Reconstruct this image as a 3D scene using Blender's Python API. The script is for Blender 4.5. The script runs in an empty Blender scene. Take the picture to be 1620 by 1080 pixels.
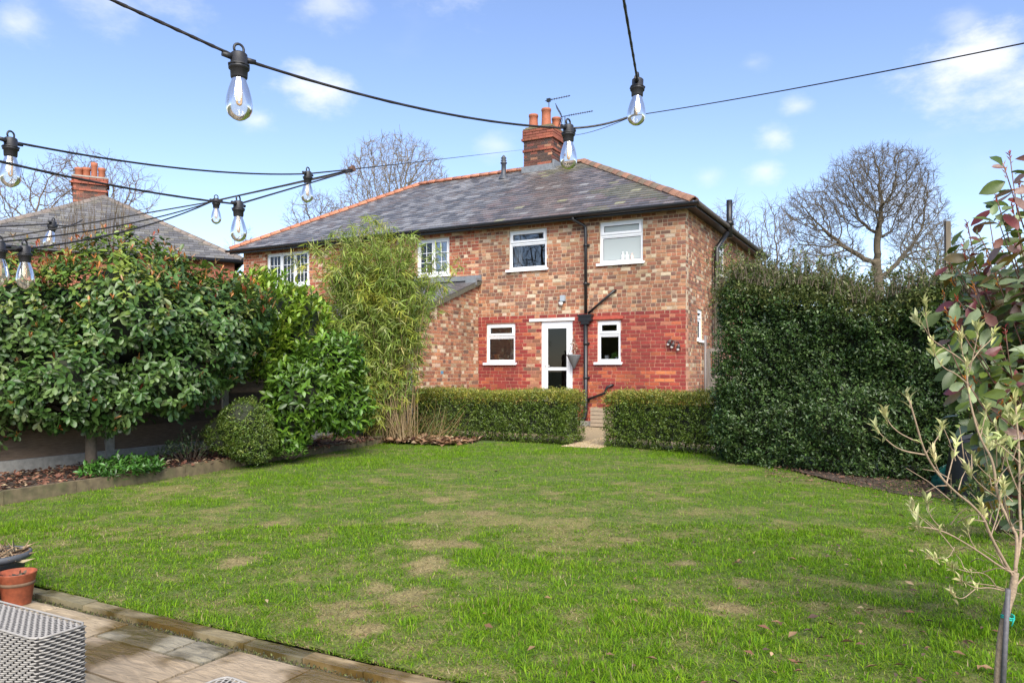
import bpy, math, random
import numpy as np
from mathutils import Vector, Matrix

# ------------------------------------------------------------------ scene, camera, sky, sun
scene = bpy.context.scene
COL = scene.collection
rnd = random.Random(7)
rng = np.random.default_rng(7)
R_ = math.radians

FPX, HCAM, HORIZON, YAW = 1190.0, 1.28, 585.0, R_(28)
FWD = (-math.sin(YAW), math.cos(YAW)); RGT = (math.cos(YAW), math.sin(YAW))
cam_data = bpy.data.cameras.new('camera')
cam_data.sensor_width = 36; cam_data.lens = 36 * FPX / 1620
cam_data.shift_y = (HORIZON - 540) / 1620
cam_data.clip_start = 0.05; cam_data.clip_end = 2000
cam = bpy.data.objects.new('camera', cam_data); COL.objects.link(cam)
cam.location = (0, 0, HCAM); cam.rotation_euler = (R_(90), 0, YAW)
scene.camera = cam

SUN_EL, SUN_AZ = R_(44), R_(-52)          # azimuth measured from garden +x towards +y
world = bpy.data.worlds.new('World'); scene.world = world; world.use_nodes = True
wt = world.node_tree; wn = wt.nodes; wl = wt.links
bg = wn['Background']; bg.inputs[1].default_value = 0.108
sky = wn.new('ShaderNodeTexSky'); sky.sky_type = 'NISHITA'; sky.sun_disc = False
sky.sun_elevation = SUN_EL; sky.sun_rotation = R_(90) - SUN_AZ
sky.air_density = 1.0; sky.dust_density = 0.1; sky.ozone_density = 1.6; sky.altitude = 50

def sky_dir(px, py):
    k = (px - 810) / FPX
    v = Vector((FWD[0] + RGT[0] * k, FWD[1] + RGT[1] * k, (HORIZON - py) / FPX))
    return v.normalized()

def node(t, nodes, **kw):
    n = nodes.new(t)
    for k, v in kw.items(): setattr(n, k, v)
    return n

def build_clouds():
    tc = wn.new('ShaderNodeTexCoord')
    nz = node('ShaderNodeTexNoise', wn); nz.inputs['Scale'].default_value = 13; nz.inputs['Detail'].default_value = 7
    nz.inputs['Roughness'].default_value = 0.62
    mp = wn.new('ShaderNodeMapping'); mp.inputs['Scale'].default_value = (1, 1, 1.9)
    wl.new(tc.outputs['Generated'], mp.inputs[0]); wl.new(mp.outputs[0], nz.inputs['Vector'])
    # wide thin cloud field over the whole sky
    big = node('ShaderNodeTexNoise', wn); big.inputs['Scale'].default_value = 3.1; big.inputs['Detail'].default_value = 6
    wl.new(mp.outputs[0], big.inputs['Vector'])
    rm = node('ShaderNodeMapRange', wn, interpolation_type='SMOOTHSTEP')
    rm.inputs[1].default_value = 0.60; rm.inputs[2].default_value = 0.92; rm.inputs[4].default_value = 0.40
    wl.new(big.outputs[0], rm.inputs[0])
    total = rm.outputs[0]
    # the single puffs the sky holds over the roofs and the trees
    puffs = [(500, 148, .052, .95), (408, 190, .028, .7), (1545, 105, .075, 1.1), (1610, 130, .07, 1.1), (1228, 222, .03, .7), (1212, 272, .026, .65),
             (20, 36, .04, .6), (520, 4, .05, .5), (700, -60, .08, .8), (1190, 100, .02, .25), (1520, 40, .03, .4), (790, 232, .035, .4), (1440, 330, .05, .6),
             (170, 8, .05, .5), (240, -30, .06, .6), (1260, 168, .02, .5), (1120, 280, .02, .3)]
    for px, py, rad, w in puffs:
        c = sky_dir(px, py)
        sub = node('ShaderNodeVectorMath', wn, operation='SUBTRACT'); sub.inputs[1].default_value = c
        wl.new(tc.outputs['Generated'], sub.inputs[0])
        sc = node('ShaderNodeVectorMath', wn, operation='MULTIPLY'); sc.inputs[1].default_value = (1, 1, 1.6)
        wl.new(sub.outputs[0], sc.inputs[0])
        ln = node('ShaderNodeVectorMath', wn, operation='LENGTH'); wl.new(sc.outputs[0], ln.inputs[0])
        mr = node('ShaderNodeMapRange', wn); mr.inputs[1].default_value = 0; mr.inputs[2].default_value = rad * 1.9
        mr.inputs[3].default_value = 0.75; mr.inputs[4].default_value = 0
        wl.new(ln.outputs['Value'], mr.inputs[0])
        ad = node('ShaderNodeMath', wn, operation='ADD'); wl.new(mr.outputs[0], ad.inputs[0]); wl.new(nz.outputs[0], ad.inputs[1])
        m2 = node('ShaderNodeMapRange', wn, interpolation_type='SMOOTHSTEP')
        m2.inputs[1].default_value = 0.78; m2.inputs[2].default_value = 1.42; m2.inputs[4].default_value = w * .95
        wl.new(ad.outputs[0], m2.inputs[0])
        mx = node('ShaderNodeMath', wn, operation='MAXIMUM'); wl.new(total, mx.inputs[0]); wl.new(m2.outputs[0], mx.inputs[1])
        total = mx.outputs[0]
    mix = node('ShaderNodeMix', wn, data_type='RGBA')
    mix.clamp_factor = True
    tint = node('ShaderNodeMix', wn, data_type='RGBA', blend_type='MULTIPLY'); tint.inputs['Factor'].default_value = 1; tint.inputs['B'].default_value = (1.0, .96, 1.06, 1)
    wl.new(sky.outputs[0], tint.inputs['A'])
    wl.new(total, mix.inputs['Factor']); wl.new(tint.outputs['Result'], mix.inputs['A']); mix.inputs['B'].default_value = (5.2, 5.2, 5.35, 1)
    wl.new(mix.outputs['Result'], bg.inputs[0])
build_clouds()

sun = bpy.data.lights.new('sun', 'SUN'); sun.energy = 3.7; sun.angle = R_(55); sun.color = (1.0, .93, .82)
sun_o = bpy.data.objects.new('sun', sun); COL.objects.link(sun_o)
sdir = Vector((math.cos(SUN_EL) * math.cos(SUN_AZ), math.cos(SUN_EL) * math.sin(SUN_AZ), math.sin(SUN_EL)))
sun_o.rotation_euler = sdir.to_track_quat('Z', 'Y').to_euler()
vs = scene.view_settings
vs.view_transform = 'Standard'; vs.look = 'None'; vs.gamma = 1; vs.use_curve_mapping = False; vs.exposure = 1.16
try:
    scene.cycles.max_bounces = 8; scene.cycles.transparent_max_bounces = 16
except Exception: pass

# ------------------------------------------------------------------ helpers
def ray(px): k = (px - 810) / FPX; return (FWD[0] + RGT[0] * k, FWD[1] + RGT[1] * k)
def at(px, py, dep): a = ray(px); return Vector((a[0] * dep, a[1] * dep, HCAM + (HORIZON - py) / FPX * dep))
def ground(px, py, z=0.0): return at(px, py, (HCAM - z) * FPX / (py - HORIZON))

def vnoise(p, seed=0):
    p = np.asarray(p, float)
    i = np.floor(p).astype(np.int64); fr = p - i; u = fr * fr * (3 - 2 * fr)
    D = p.shape[1]; out = np.zeros(len(p))
    for c in range(2 ** D):
        h = np.full(len(p), seed * 374761393 + 1013, np.int64); w = np.ones(len(p))
        for a in range(D):
            b = (c >> a) & 1
            h = (h ^ ((i[:, a] + b) * [73856093, 19349663, 83492791][a])) * 1274126177 & 0x7fffffff
            w = w * (u[:, a] if b else 1 - u[:, a])
        h = (h ^ (h >> 13)) * 1103515245 & 0x7fffffff
        out += w * ((h >> 8) % 65536) / 65536.0
    return out
def fbm(p, seed=0, oct=4):
    s = 0; a = .5; p = np.asarray(p, float)
    for k in range(oct): s = s + a * vnoise(p * 2 ** k, seed + k * 17); a *= .5
    return s / (1 - .5 ** oct)

def tag(o, label=None, cat=None, group=None, kind=None):
    if label: o['label'] = label
    if cat: o['category'] = cat
    if group: o['group'] = group
    if kind: o['kind'] = kind
    return o
def empty(name, loc=(0, 0, 0), rz=0):
    o = bpy.data.objects.new(name, None); COL.objects.link(o)
    o.location = loc; o.rotation_euler = (0, 0, rz); o.empty_display_size = .1
    return o
def link(name, me, parent=None, loc=None):
    o = bpy.data.objects.new(name, me); COL.objects.link(o)
    if parent is not None: o.parent = parent
    if loc is not None: o.location = loc
    return o

class MB:
    """collects faces of ONE mesh; world coordinates unless the parent has been moved"""
    def __init__(s): s.v = []; s.f = []; s.c = []; s.sm = []
    def quad(s, a, b, c, d, col=None): i = len(s.v); s.v += [tuple(a), tuple(b), tuple(c), tuple(d)]; s.f.append((i, i + 1, i + 2, i + 3)); s.c += [col] * 4; s.sm.append(False)
    def poly(s, pts, col=None): i = len(s.v); s.v += [tuple(p) for p in pts]; s.f.append(tuple(range(i, i + len(pts)))); s.c += [col] * len(pts); s.sm.append(False)
    def box(s, x0, x1, y0, y1, z0, z1, M=None, col=None):
        p = [(x, y, z) for z in (z0, z1) for y in (y0, y1) for x in (x0, x1)]
        if M is not None: p = [tuple(M @ Vector(q)) for q in p]
        i = len(s.v); s.v += p; s.c += [col] * 8
        for q in ((0, 2, 3, 1), (4, 5, 7, 6), (0, 1, 5, 4), (2, 6, 7, 3), (0, 4, 6, 2), (1, 3, 7, 5)):
            s.f.append(tuple(i + k for k in q)); s.sm.append(False)
    def tube(s, pts, rad, n=8, caps=True, col=None):
        pts = [Vector(p) for p in pts]; m = len(pts)
        if not hasattr(rad, '__len__'): rad = [rad] * m
        i0 = len(s.v); ref = None
        for k in range(m):
            t = (pts[min(k + 1, m - 1)] - pts[max(k - 1, 0)]).normalized()
            if ref is None:
                ref = Vector((0, 0, 1)) if abs(t.z) < .9 else Vector((1, 0, 0))
            x = (ref - t * ref.dot(t)).normalized(); y = t.cross(x); ref = x
            for j in range(n):
                a = 2 * math.pi * j / n
                s.v.append(tuple(pts[k] + (x * math.cos(a) + y * math.sin(a)) * rad[k])); s.c.append(col)
        for k in range(m - 1):
            for j in range(n):
                a = i0 + k * n + j; b = i0 + k * n + (j + 1) % n
                s.f.append((a, b, b + n, a + n)); s.sm.append(True)
        if caps:
            s.f.append(tuple(i0 + j for j in reversed(range(n)))); s.sm.append(False)
            s.f.append(tuple(i0 + (m - 1) * n + j for j in range(n))); s.sm.append(False)
    def lathe(s, prof, n=20, M=None, col=None, sy=1.0):
        i0 = len(s.v)
        for r, z in prof:
            for j in range(n):
                a = 2 * math.pi * j / n; p = Vector((r * math.cos(a), r * math.sin(a) * sy, z))
                s.v.append(tuple(M @ p) if M is not None else tuple(p)); s.c.append(col)
        for k in range(len(prof) - 1):
            for j in range(n):
                a = i0 + k * n + j; b = i0 + k * n + (j + 1) % n
                s.f.append((a, b, b + n, a + n)); s.sm.append(True)
    def mesh(s, name, mat):
        me = bpy.data.meshes.new(name); me.from_pydata(s.v, [], s.f)
        me.polygons.foreach_set('use_smooth', s.sm)
        if any(c is not None for c in s.c):
            at_ = me.color_attributes.new('Col', 'FLOAT_COLOR', 'POINT')
            at_.data.foreach_set('color', np.array([(c if c is not None else (.5, .5, .5)) + (1,) for c in s.c], np.float32).ravel())
        if mat: me.materials.append(mat)
        me.update(); return me
    def build(s, name, mat, parent=None, kind=None):
        o = link(name, s.mesh(name, mat), parent)
        if kind: o['kind'] = kind
        return o

def big_mesh(name, verts, faces, mat, colors=None, smooth=False):
    """verts (N,3), faces (M,k) numpy, colours per vertex (N,3)"""
    me = bpy.data.meshes.new(name); n = len(verts); m, k = faces.shape
    me.vertices.add(n); me.vertices.foreach_set('co', np.ascontiguousarray(verts, np.float32).ravel())
    me.loops.add(m * k); me.loops.foreach_set('vertex_index', np.ascontiguousarray(faces, np.int32).ravel())
    me.polygons.add(m); me.polygons.foreach_set('loop_start', np.arange(m, dtype=np.int32) * k)
    if smooth: me.polygons.foreach_set('use_smooth', np.ones(m, bool))
    me.update(calc_edges=True)
    if colors is not None:
        a = me.color_attributes.new('Col', 'FLOAT_COLOR', 'POINT')
        a.data.foreach_set('color', np.concatenate([colors, np.ones((n, 1))], 1).astype(np.float32).ravel())
    if mat: me.materials.append(mat)
    return me

LEAF2 = (np.array([(0, 0, 0), (-.5, .5, .10), (0, 1, -.06), (.5, .5, .10)], float), np.array([(0, 2, 1), (0, 3, 2)]))
LEAF6 = (np.array([(0, 0, 0), (-.36, .28, .06), (0, .3, 0), (.36, .28, .06), (-.46, .62, .02), (0, .64, -.05), (.46, .62, .02), (0, 1, -.2)], float),
         np.array([(0, 2, 1), (0, 3, 2), (1, 2, 4), (2, 5, 4), (2, 3, 5), (3, 6, 5), (4, 5, 7), (5, 6, 7)]))
LEAFL = (np.array([(0, 0, 0), (-.5, .3, .03), (.5, .3, .03), (-.36, .68, -.06), (.36, .68, -.06), (0, 1, -.24)], float),
         np.array([(0, 2, 1), (1, 2, 4), (1, 4, 3), (3, 4, 5)]))

LEAFR = (np.array([(0, 0, 0), (-.22, .25, .05), (0, .27, 0), (.22, .25, .05), (-.48, .62, .03), (0, .64, -.04), (.48, .62, .03), (-.34, .9, -.05), (.34, .9, -.05), (0, 1, -.13)], float),
         np.array([(0, 2, 1), (0, 3, 2), (1, 2, 5), (1, 5, 4), (2, 3, 5), (3, 6, 5), (4, 5, 7), (5, 6, 8), (5, 8, 9), (5, 9, 7)]))
def frames(dirs, nrm):
    y = dirs / np.linalg.norm(dirs, axis=1, keepdims=True)
    z = nrm - y * (nrm * y).sum(1, keepdims=True)
    l = np.linalg.norm(z, axis=1, keepdims=True); z = np.where(l > 1e-4, z / np.maximum(l, 1e-4), np.cross(y, [0.3, .5, .8]))
    x = np.cross(y, z)
    return x, y, z
FOL = np.array([1.12, 1.10, .82])     # leaf pigments lean to yellow-green
def leaf_mass(name, pos, dirs, nrm, length, width, col, tmpl, mat, parent=None, smooth=True, kind='stuff'):
    tv, tf = tmpl; x, y, z = frames(dirs, nrm); N = len(pos); k = len(tv)
    L = np.asarray(length).reshape(-1, 1, 1) * np.ones((N, 1, 1)); W = np.asarray(width).reshape(-1, 1, 1) * np.ones((N, 1, 1))
    v = pos[:, None, :] + x[:, None, :] * tv[None, :, 0:1] * W + y[:, None, :] * tv[None, :, 1:2] * L + z[:, None, :] * tv[None, :, 2:3] * L
    fc = (tf[None] + (np.arange(N) * k)[:, None, None]).reshape(-1, 3)
    c = np.repeat(np.clip(col * (FOL if mat in (M_leaf, M_leaf_m) else 1), 0, 1), k, 0)
    me = big_mesh(name, v.reshape(-1, 3), fc, mat, c, smooth)
    o = link(name, me, parent)
    if kind: o['kind'] = kind
    return o
def leaf_parts(name, me, pos, dirs, nrm, length, width, col, parent):
    x, y, z = frames(dirs, nrm)
    for i in range(len(pos)):
        M = Matrix([(x[i][r] * width[i], y[i][r] * length[i], z[i][r] * length[i], pos[i][r]) for r in range(3)] + [(0, 0, 0, 1)])
        o = bpy.data.objects.new(name, me); COL.objects.link(o); o.parent = parent
        o.matrix_local = M; o.color = (min(1, col[i][0] * FOL[0]), min(1, col[i][1] * FOL[1]), col[i][2] * FOL[2], 1)
def unit(v): return v / np.maximum(np.linalg.norm(v, axis=1, keepdims=True), 1e-6)
def mixcol(palette, weights, n, jit=.18):
    pal = np.array(palette); w = np.array(weights, float); w /= w.sum()
    c = pal[rng.choice(len(pal), n, p=w)]
    return np.clip(c * rng.uniform(1 - jit, 1 + jit, (n, 1)) * rng.uniform(.93, 1.07, (n, 3)), 0, 1)

# ------------------------------------------------------------------ materials
MATS = {}
def mat(name, color=None, rough=.7, src=None, noise=0.0, nscale=8.0, bump=0.0, bscale=None, transl=0.0, metal=0.0, spec=.5, coords='Object', detail=5, stretch=None, color2=None, stain=0.0):
    """procedural material. src: None, 'attr' (colour attribute of the mesh) or 'obj' (object colour)"""
    m = bpy.data.materials.new(name); m.use_nodes = True; nt = m.node_tree; N = nt.nodes; L = nt.links
    b = N['Principled BSDF']; b.inputs['Roughness'].default_value = rough; b.inputs['Metallic'].default_value = metal
    b.inputs['Specular IOR Level'].default_value = spec
    if src == 'attr': s = node('ShaderNodeAttribute', N, attribute_name='Col').outputs['Color']
    elif src == 'obj': s = N.new('ShaderNodeObjectInfo').outputs['Color']
    else:
        c = N.new('ShaderNodeRGB'); c.outputs[0].default_value = (*color, 1); s = c.outputs[0]
    tc = N.new('ShaderNodeTexCoord') if coords == 'Object' else None
    vec = tc.outputs['Object'] if tc else N.new('ShaderNodeNewGeometry').outputs['Position']
    if stretch:
        mp = N.new('ShaderNodeMapping'); mp.inputs['Scale'].default_value = stretch; L.new(vec, mp.inputs[0]); vec = mp.outputs[0]
    if noise or color2:
        t = N.new('ShaderNodeTexNoise'); t.inputs['Scale'].default_value = nscale; t.inputs['Detail'].default_value = detail; t.inputs['Roughness'].default_value = .65
        L.new(vec, t.inputs['Vector'])
        if color2:
            mr = node('ShaderNodeMapRange', N, interpolation_type='SMOOTHSTEP'); mr.inputs[1].default_value = .38; mr.inputs[2].default_value = .66
            L.new(t.outputs[0], mr.inputs[0])
            mx = node('ShaderNodeMix', N, data_type='RGBA'); L.new(mr.outputs[0], mx.inputs['Factor']); L.new(s, mx.inputs['A']); mx.inputs['B'].default_value = (*color2, 1); s = mx.outputs['Result']
        if noise:
            t2 = N.new('ShaderNodeTexNoise'); t2.inputs['Scale'].default_value = nscale * 2.7; t2.inputs['Detail'].default_value = detail; L.new(vec, t2.inputs['Vector'])
            mr = N.new('ShaderNodeMapRange'); mr.inputs[1].default_value = .25; mr.inputs[2].default_value = .75; mr.inputs[3].default_value = 1 - noise; mr.inputs[4].default_value = 1 + noise
            L.new(t2.outputs[0], mr.inputs[0])
            mx = node('ShaderNodeMix', N, data_type='RGBA', blend_type='MULTIPLY'); mx.inputs['Factor'].default_value = 1
            L.new(s, mx.inputs['A']); L.new(mr.outputs[0], mx.inputs['B']); s = mx.outputs['Result']
    if stain:
        t3 = N.new('ShaderNodeTexNoise'); t3.inputs['Scale'].default_value = .8; t3.inputs['Detail'].default_value = 6; t3.inputs['Roughness'].default_value = .6
        m3 = N.new('ShaderNodeMapping'); m3.inputs['Scale'].default_value = (1, 1, .55); L.new(vec, m3.inputs[0]); L.new(m3.outputs[0], t3.inputs['Vector'])
        mr = N.new('ShaderNodeMapRange'); mr.inputs[1].default_value = .35; mr.inputs[2].default_value = .65; mr.inputs[3].default_value = 1 - stain; mr.inputs[4].default_value = 1 + stain * .4; L.new(t3.outputs[0], mr.inputs[0])
        mx = node('ShaderNodeMix', N, data_type='RGBA', blend_type='MULTIPLY'); mx.inputs['Factor'].default_value = 1; L.new(s, mx.inputs['A']); L.new(mr.outputs[0], mx.inputs['B']); s = mx.outputs['Result']
    L.new(s, b.inputs['Base Color'])
    if bump:
        t = N.new('ShaderNodeTexNoise'); t.inputs['Scale'].default_value = bscale or nscale * 4; t.inputs['Detail'].default_value = 4; L.new(vec, t.inputs['Vector'])
        bp = N.new('ShaderNodeBump'); bp.inputs['Strength'].default_value = bump; bp.inputs['Distance'].default_value = .01
        L.new(t.outputs[0], bp.inputs['Height']); L.new(bp.outputs[0], b.inputs['Normal'])
    if transl:
        tr = N.new('ShaderNodeBsdfTranslucent'); L.new(s, tr.inputs[0])
        ms = N.new('ShaderNodeMixShader'); ms.inputs[0].default_value = transl
        out = N['Material Output']; L.new(b.outputs[0], ms.inputs[1]); L.new(tr.outputs[0], ms.inputs[2]); L.new(ms.outputs[0], out.inputs[0])
    MATS[name] = m; return m

def glass_mat(name, ior=1.75, tint=(1, 1, 1), haze=None, haze_amt=0.0, rough=0.0):
    m = bpy.data.materials.new(name); m.use_nodes = True; nt = m.node_tree; N = nt.nodes; L = nt.links; N.remove(N['Principled BSDF'])
    tr = N.new('ShaderNodeBsdfTransparent'); tr.inputs[0].default_value = (*tint, 1)
    gl = N.new('ShaderNodeBsdfGlossy'); gl.inputs['Roughness'].default_value = rough
    fr = N.new('ShaderNodeFresnel'); fr.inputs[0].default_value = ior
    ms = N.new('ShaderNodeMixShader'); L.new(fr.outputs[0], ms.inputs[0]); L.new(tr.outputs[0], ms.inputs[1]); L.new(gl.outputs[0], ms.inputs[2])
    s = ms.outputs[0]
    if haze_amt:
        df = N.new('ShaderNodeBsdfDiffuse'); df.inputs[0].default_value = (*haze, 1)
        m2 = N.new('ShaderNodeMixShader'); m2.inputs[0].default_value = haze_amt; L.new(s, m2.inputs[1]); L.new(df.outputs[0], m2.inputs[2]); s = m2.outputs[0]
    L.new(s, N['Material Output'].inputs[0]); return m

M_brick_o = mat('brick_piece', src='obj', rough=.85, noise=.30, nscale=14, bump=.25, bscale=60, coords='World', stain=.28)
M_brick_a = mat('brick_mass', src='attr', rough=.85, noise=.30, nscale=14, bump=.25, bscale=60, coords='World', stain=.28)
M_mortar = mat('mortar', (.58, .44, .30), .95, noise=.2, nscale=6, color2=(.48, .36, .24), coords='World', stain=.25)
M_mortar_red = mat('mortar_red', (.47, .22, .145), .95, noise=.3, nscale=6, coords='World', stain=.3)
M_slate_o = mat('slate_piece', src='obj', rough=.36, noise=.3, nscale=9, bump=.15, bscale=40, coords='World')
M_slate_a = mat('slate_mass', src='attr', rough=.36, noise=.3, nscale=9, bump=.15, bscale=40, coords='World')
M_deck = mat('roof_deck', (.06, .057, .06), .8, noise=.3, nscale=4)
M_ridge = mat('ridge_clay', src='obj', rough=.8, noise=.25, nscale=7, coords='World')
M_white = mat('white_upvc', (.78, .79, .80), .35, noise=.04, nscale=4)
M_white_old = mat('white_paint', (.66, .65, .62), .6, noise=.15, nscale=8)
M_black = mat('black_plastic', (.012, .012, .013), .38, noise=.2, nscale=20)
M_lead = mat('lead_flashing', (.16, .17, .18), .55, noise=.25, nscale=5)
M_terra = mat('terracotta', (.33, .105, .05), .75, noise=.2, nscale=10)
M_plaster = mat('room_plaster', (.20, .185, .16), .9)
M_glass = glass_mat('window_glass', 1.75)
M_glass_dark = glass_mat('door_glass', 1.5, (.35, .36, .35))
M_frost = glass_mat('frosted_glass', 1.6, haze=(.50, .55, .54), haze_amt=.72, rough=.15)
M_bulb = glass_mat('bulb_glass', 1.6, (.95, .93, .88), haze=(.80, .74, .64), haze_amt=.06, rough=.03)
M_bark = mat('bark', (.11, .085, .06), .9, noise=.3, nscale=12, bump=.4)
M_bark_grey = mat('bark_grey', (.13, .115, .095), .9, noise=.3, nscale=5, coords='World')
M_leaf = mat('leaf_gloss', src='attr', spec=.5, rough=.36, transl=.22, noise=.15, nscale=25, coords='World')
M_leaf_o = mat('leaf_gloss_piece', src='obj', spec=.5, rough=.36, transl=.22, noise=.15, nscale=25, coords='World')
M_leaf_m = mat('leaf_matt', src='attr', rough=.55, transl=.28)
M_leaf_mo = mat('leaf_matt_piece', src='obj', rough=.55, transl=.28)
M_grassb = mat('grass_blades', src='attr', rough=.6, transl=.48, spec=.22)
M_core = mat('foliage_shade_core', (.022, .026, .013), .95, noise=.4, nscale=20)  # near-black colour of the solid cores, stands in for shade inside the foliage
M_wood = mat('fence_timber', src='obj', rough=.85, noise=.35, nscale=4, stretch=(1, 1, 9), coords='World', bump=.3)
M_wood_edge = mat('edging_timber', (.14, .105, .058), .85, noise=.4, nscale=5, color2=(.10, .09, .04), coords='World', bump=.3)
M_conc = mat('concrete', (.30, .285, .25), .9, noise=.25, nscale=7, coords='World', bump=.2)
M_soil = mat('soil', (.050, .034, .023), .95, noise=.5, nscale=10, bump=.8, bscale=25)
M_litter = mat('litter', src='attr', rough=.8)

# ------------------------------------------------------------------ ground
def sheet(name, x0, x1, y0, y1, z, m, step=None, amp=0, seed=1):
    if not step:
        b = MB(); b.quad((x0, y0, z), (x1, y0, z), (x1, y1, z), (x0, y1, z)); return tag(b.build(name, m), kind='structure')
    nx = int((x1 - x0) / step) + 1; ny = int((y1 - y0) / step) + 1
    X, Y = np.meshgrid(np.linspace(x0, x1, nx), np.linspace(y0, y1, ny)); p = np.stack([X.ravel(), Y.ravel()], 1)
    Z = z + amp * (fbm(p * 1.1, seed) - .5) * 2
    i = np.arange(nx * ny).reshape(ny, nx)
    f = np.stack([i[:-1, :-1], i[:-1, 1:], i[1:, 1:], i[1:, :-1]], -1).reshape(-1, 4)
    return tag(link(name, big_mesh(name, np.column_stack([p, Z]), f, m, None, True)), kind='structure')
M_far = mat('far_ground', (.07, .085, .03), .95, noise=.3, nscale=.3, coords='World')
sheet('ground', -400, 400, -400, 400, -.07, M_far)
M_lawn = mat('lawn_thatch', src='attr', rough=.95, noise=.6, nscale=26, coords='World', bump=.9, bscale=60)
LAWN = (-7.95, 6.5, 2.62, 12.1)
def lawn_z(p): return .022 * (fbm(p * 1.1, 1) - .5) * 2
lawn_sheet = sheet('lawn', *LAWN, 0, M_lawn, .055, .022, 1)
M_gravel = mat('gravel_base', (.29, .22, .125), .95, noise=.4, nscale=40, coords='World', bump=1, bscale=90)
sheet('gravel_yard', -9.0, 0.5, 12.1, 16.44, .0, M_gravel)
sheet('gravel_path', -5.12, -4.5, 11.5, 12.12, .012, M_gravel)

# gravel stones in the gap between the hedges
def gravel():
    n = 5200; pos = np.column_stack([rng.uniform(-5.14, -4.48, n), rng.uniform(11.42, 13.9, n), np.full(n, .012)])
    tv = np.array([(-1, 0, 0), (0, -1, 0), (1, 0, 0), (0, 1, 0), (0, 0, .8)], float); tf = np.array([(0, 1, 4), (1, 2, 4), (2, 3, 4), (3, 0, 4)])
    a = rng.uniform(0, 6.28, n); s = rng.uniform(.008, .02, (n, 1, 1))
    ca, sa = np.cos(a), np.sin(a); R = np.zeros((n, 3, 3)); R[:, 0, 0] = ca; R[:, 0, 1] = -sa; R[:, 1, 0] = sa * .7; R[:, 1, 1] = ca * .7; R[:, 2, 2] = 1
    v = np.einsum('nij,kj->nki', R, tv) * s + pos[:, None]
    f = (tf[None] + (np.arange(n) * 5)[:, None, None]).reshape(-1, 3)
    col = mixcol([(.40, .30, .16), (.32, .235, .13), (.48, .40, .27), (.24, .17, .10)], [4, 3, 1.5, 2], n)
    o = link('gravel', big_mesh('gravel', v.reshape(-1, 3), f, M_litter, np.repeat(col, 5, 0))); tag(o, 'golden gravel lying in the gap between the two low hedges', 'gravel', kind='stuff')
gravel()

# ------------------------------------------------------------------ the pair of houses
YW, XR, XP, XL = 16.457, -4.41, -9.71, -18.06      # back wall, right corner, party line, left corner
CRS, MJ = .0848, .017
PAL_UP = [(.21, .068, .036), (.39, .135, .058), (.47, .205, .095), (.50, .31, .17), (.62, .46, .29), (.13, .064, .044), (.32, .10, .05)]
W_UP = [20, 24, 15, 10, 8, 12, 18]
PAL_RED = [(.25, .034, .026), (.21, .027, .023), (.30, .048, .030), (.37, .09, .04)]
W_RED = [40, 30, 20, 10]
_mean = tuple(sum(c[i] * w for c, w in zip(PAL_UP, W_UP)) / sum(W_UP) for i in range(3)); PAL_UP = [tuple((.74 * c[i] + .26 * _mean[i]) * (.93, 1.04, 1.16)[i] for i in range(3)) for c in PAL_UP]

def brick_mesh():
    b = MB(); e = .0
    # unit brick, x 0..1, z 0..1, front at y=0, without its back
    p = [(0, 0, 0), (1, 0, 0), (1, 0, 1), (0, 0, 1), (0, 1, 0), (1, 1, 0), (1, 1, 1), (0, 1, 1)]
    b.v = p; b.f = [(0, 1, 2, 3), (1, 5, 6, 2), (4, 0, 3, 7), (3, 2, 6, 7), (4, 5, 1, 0)]; b.c = [None] * 8; b.sm = [False] * 5
    return b.mesh('brick', M_brick_o)
BRICK = brick_mesh()

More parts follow.
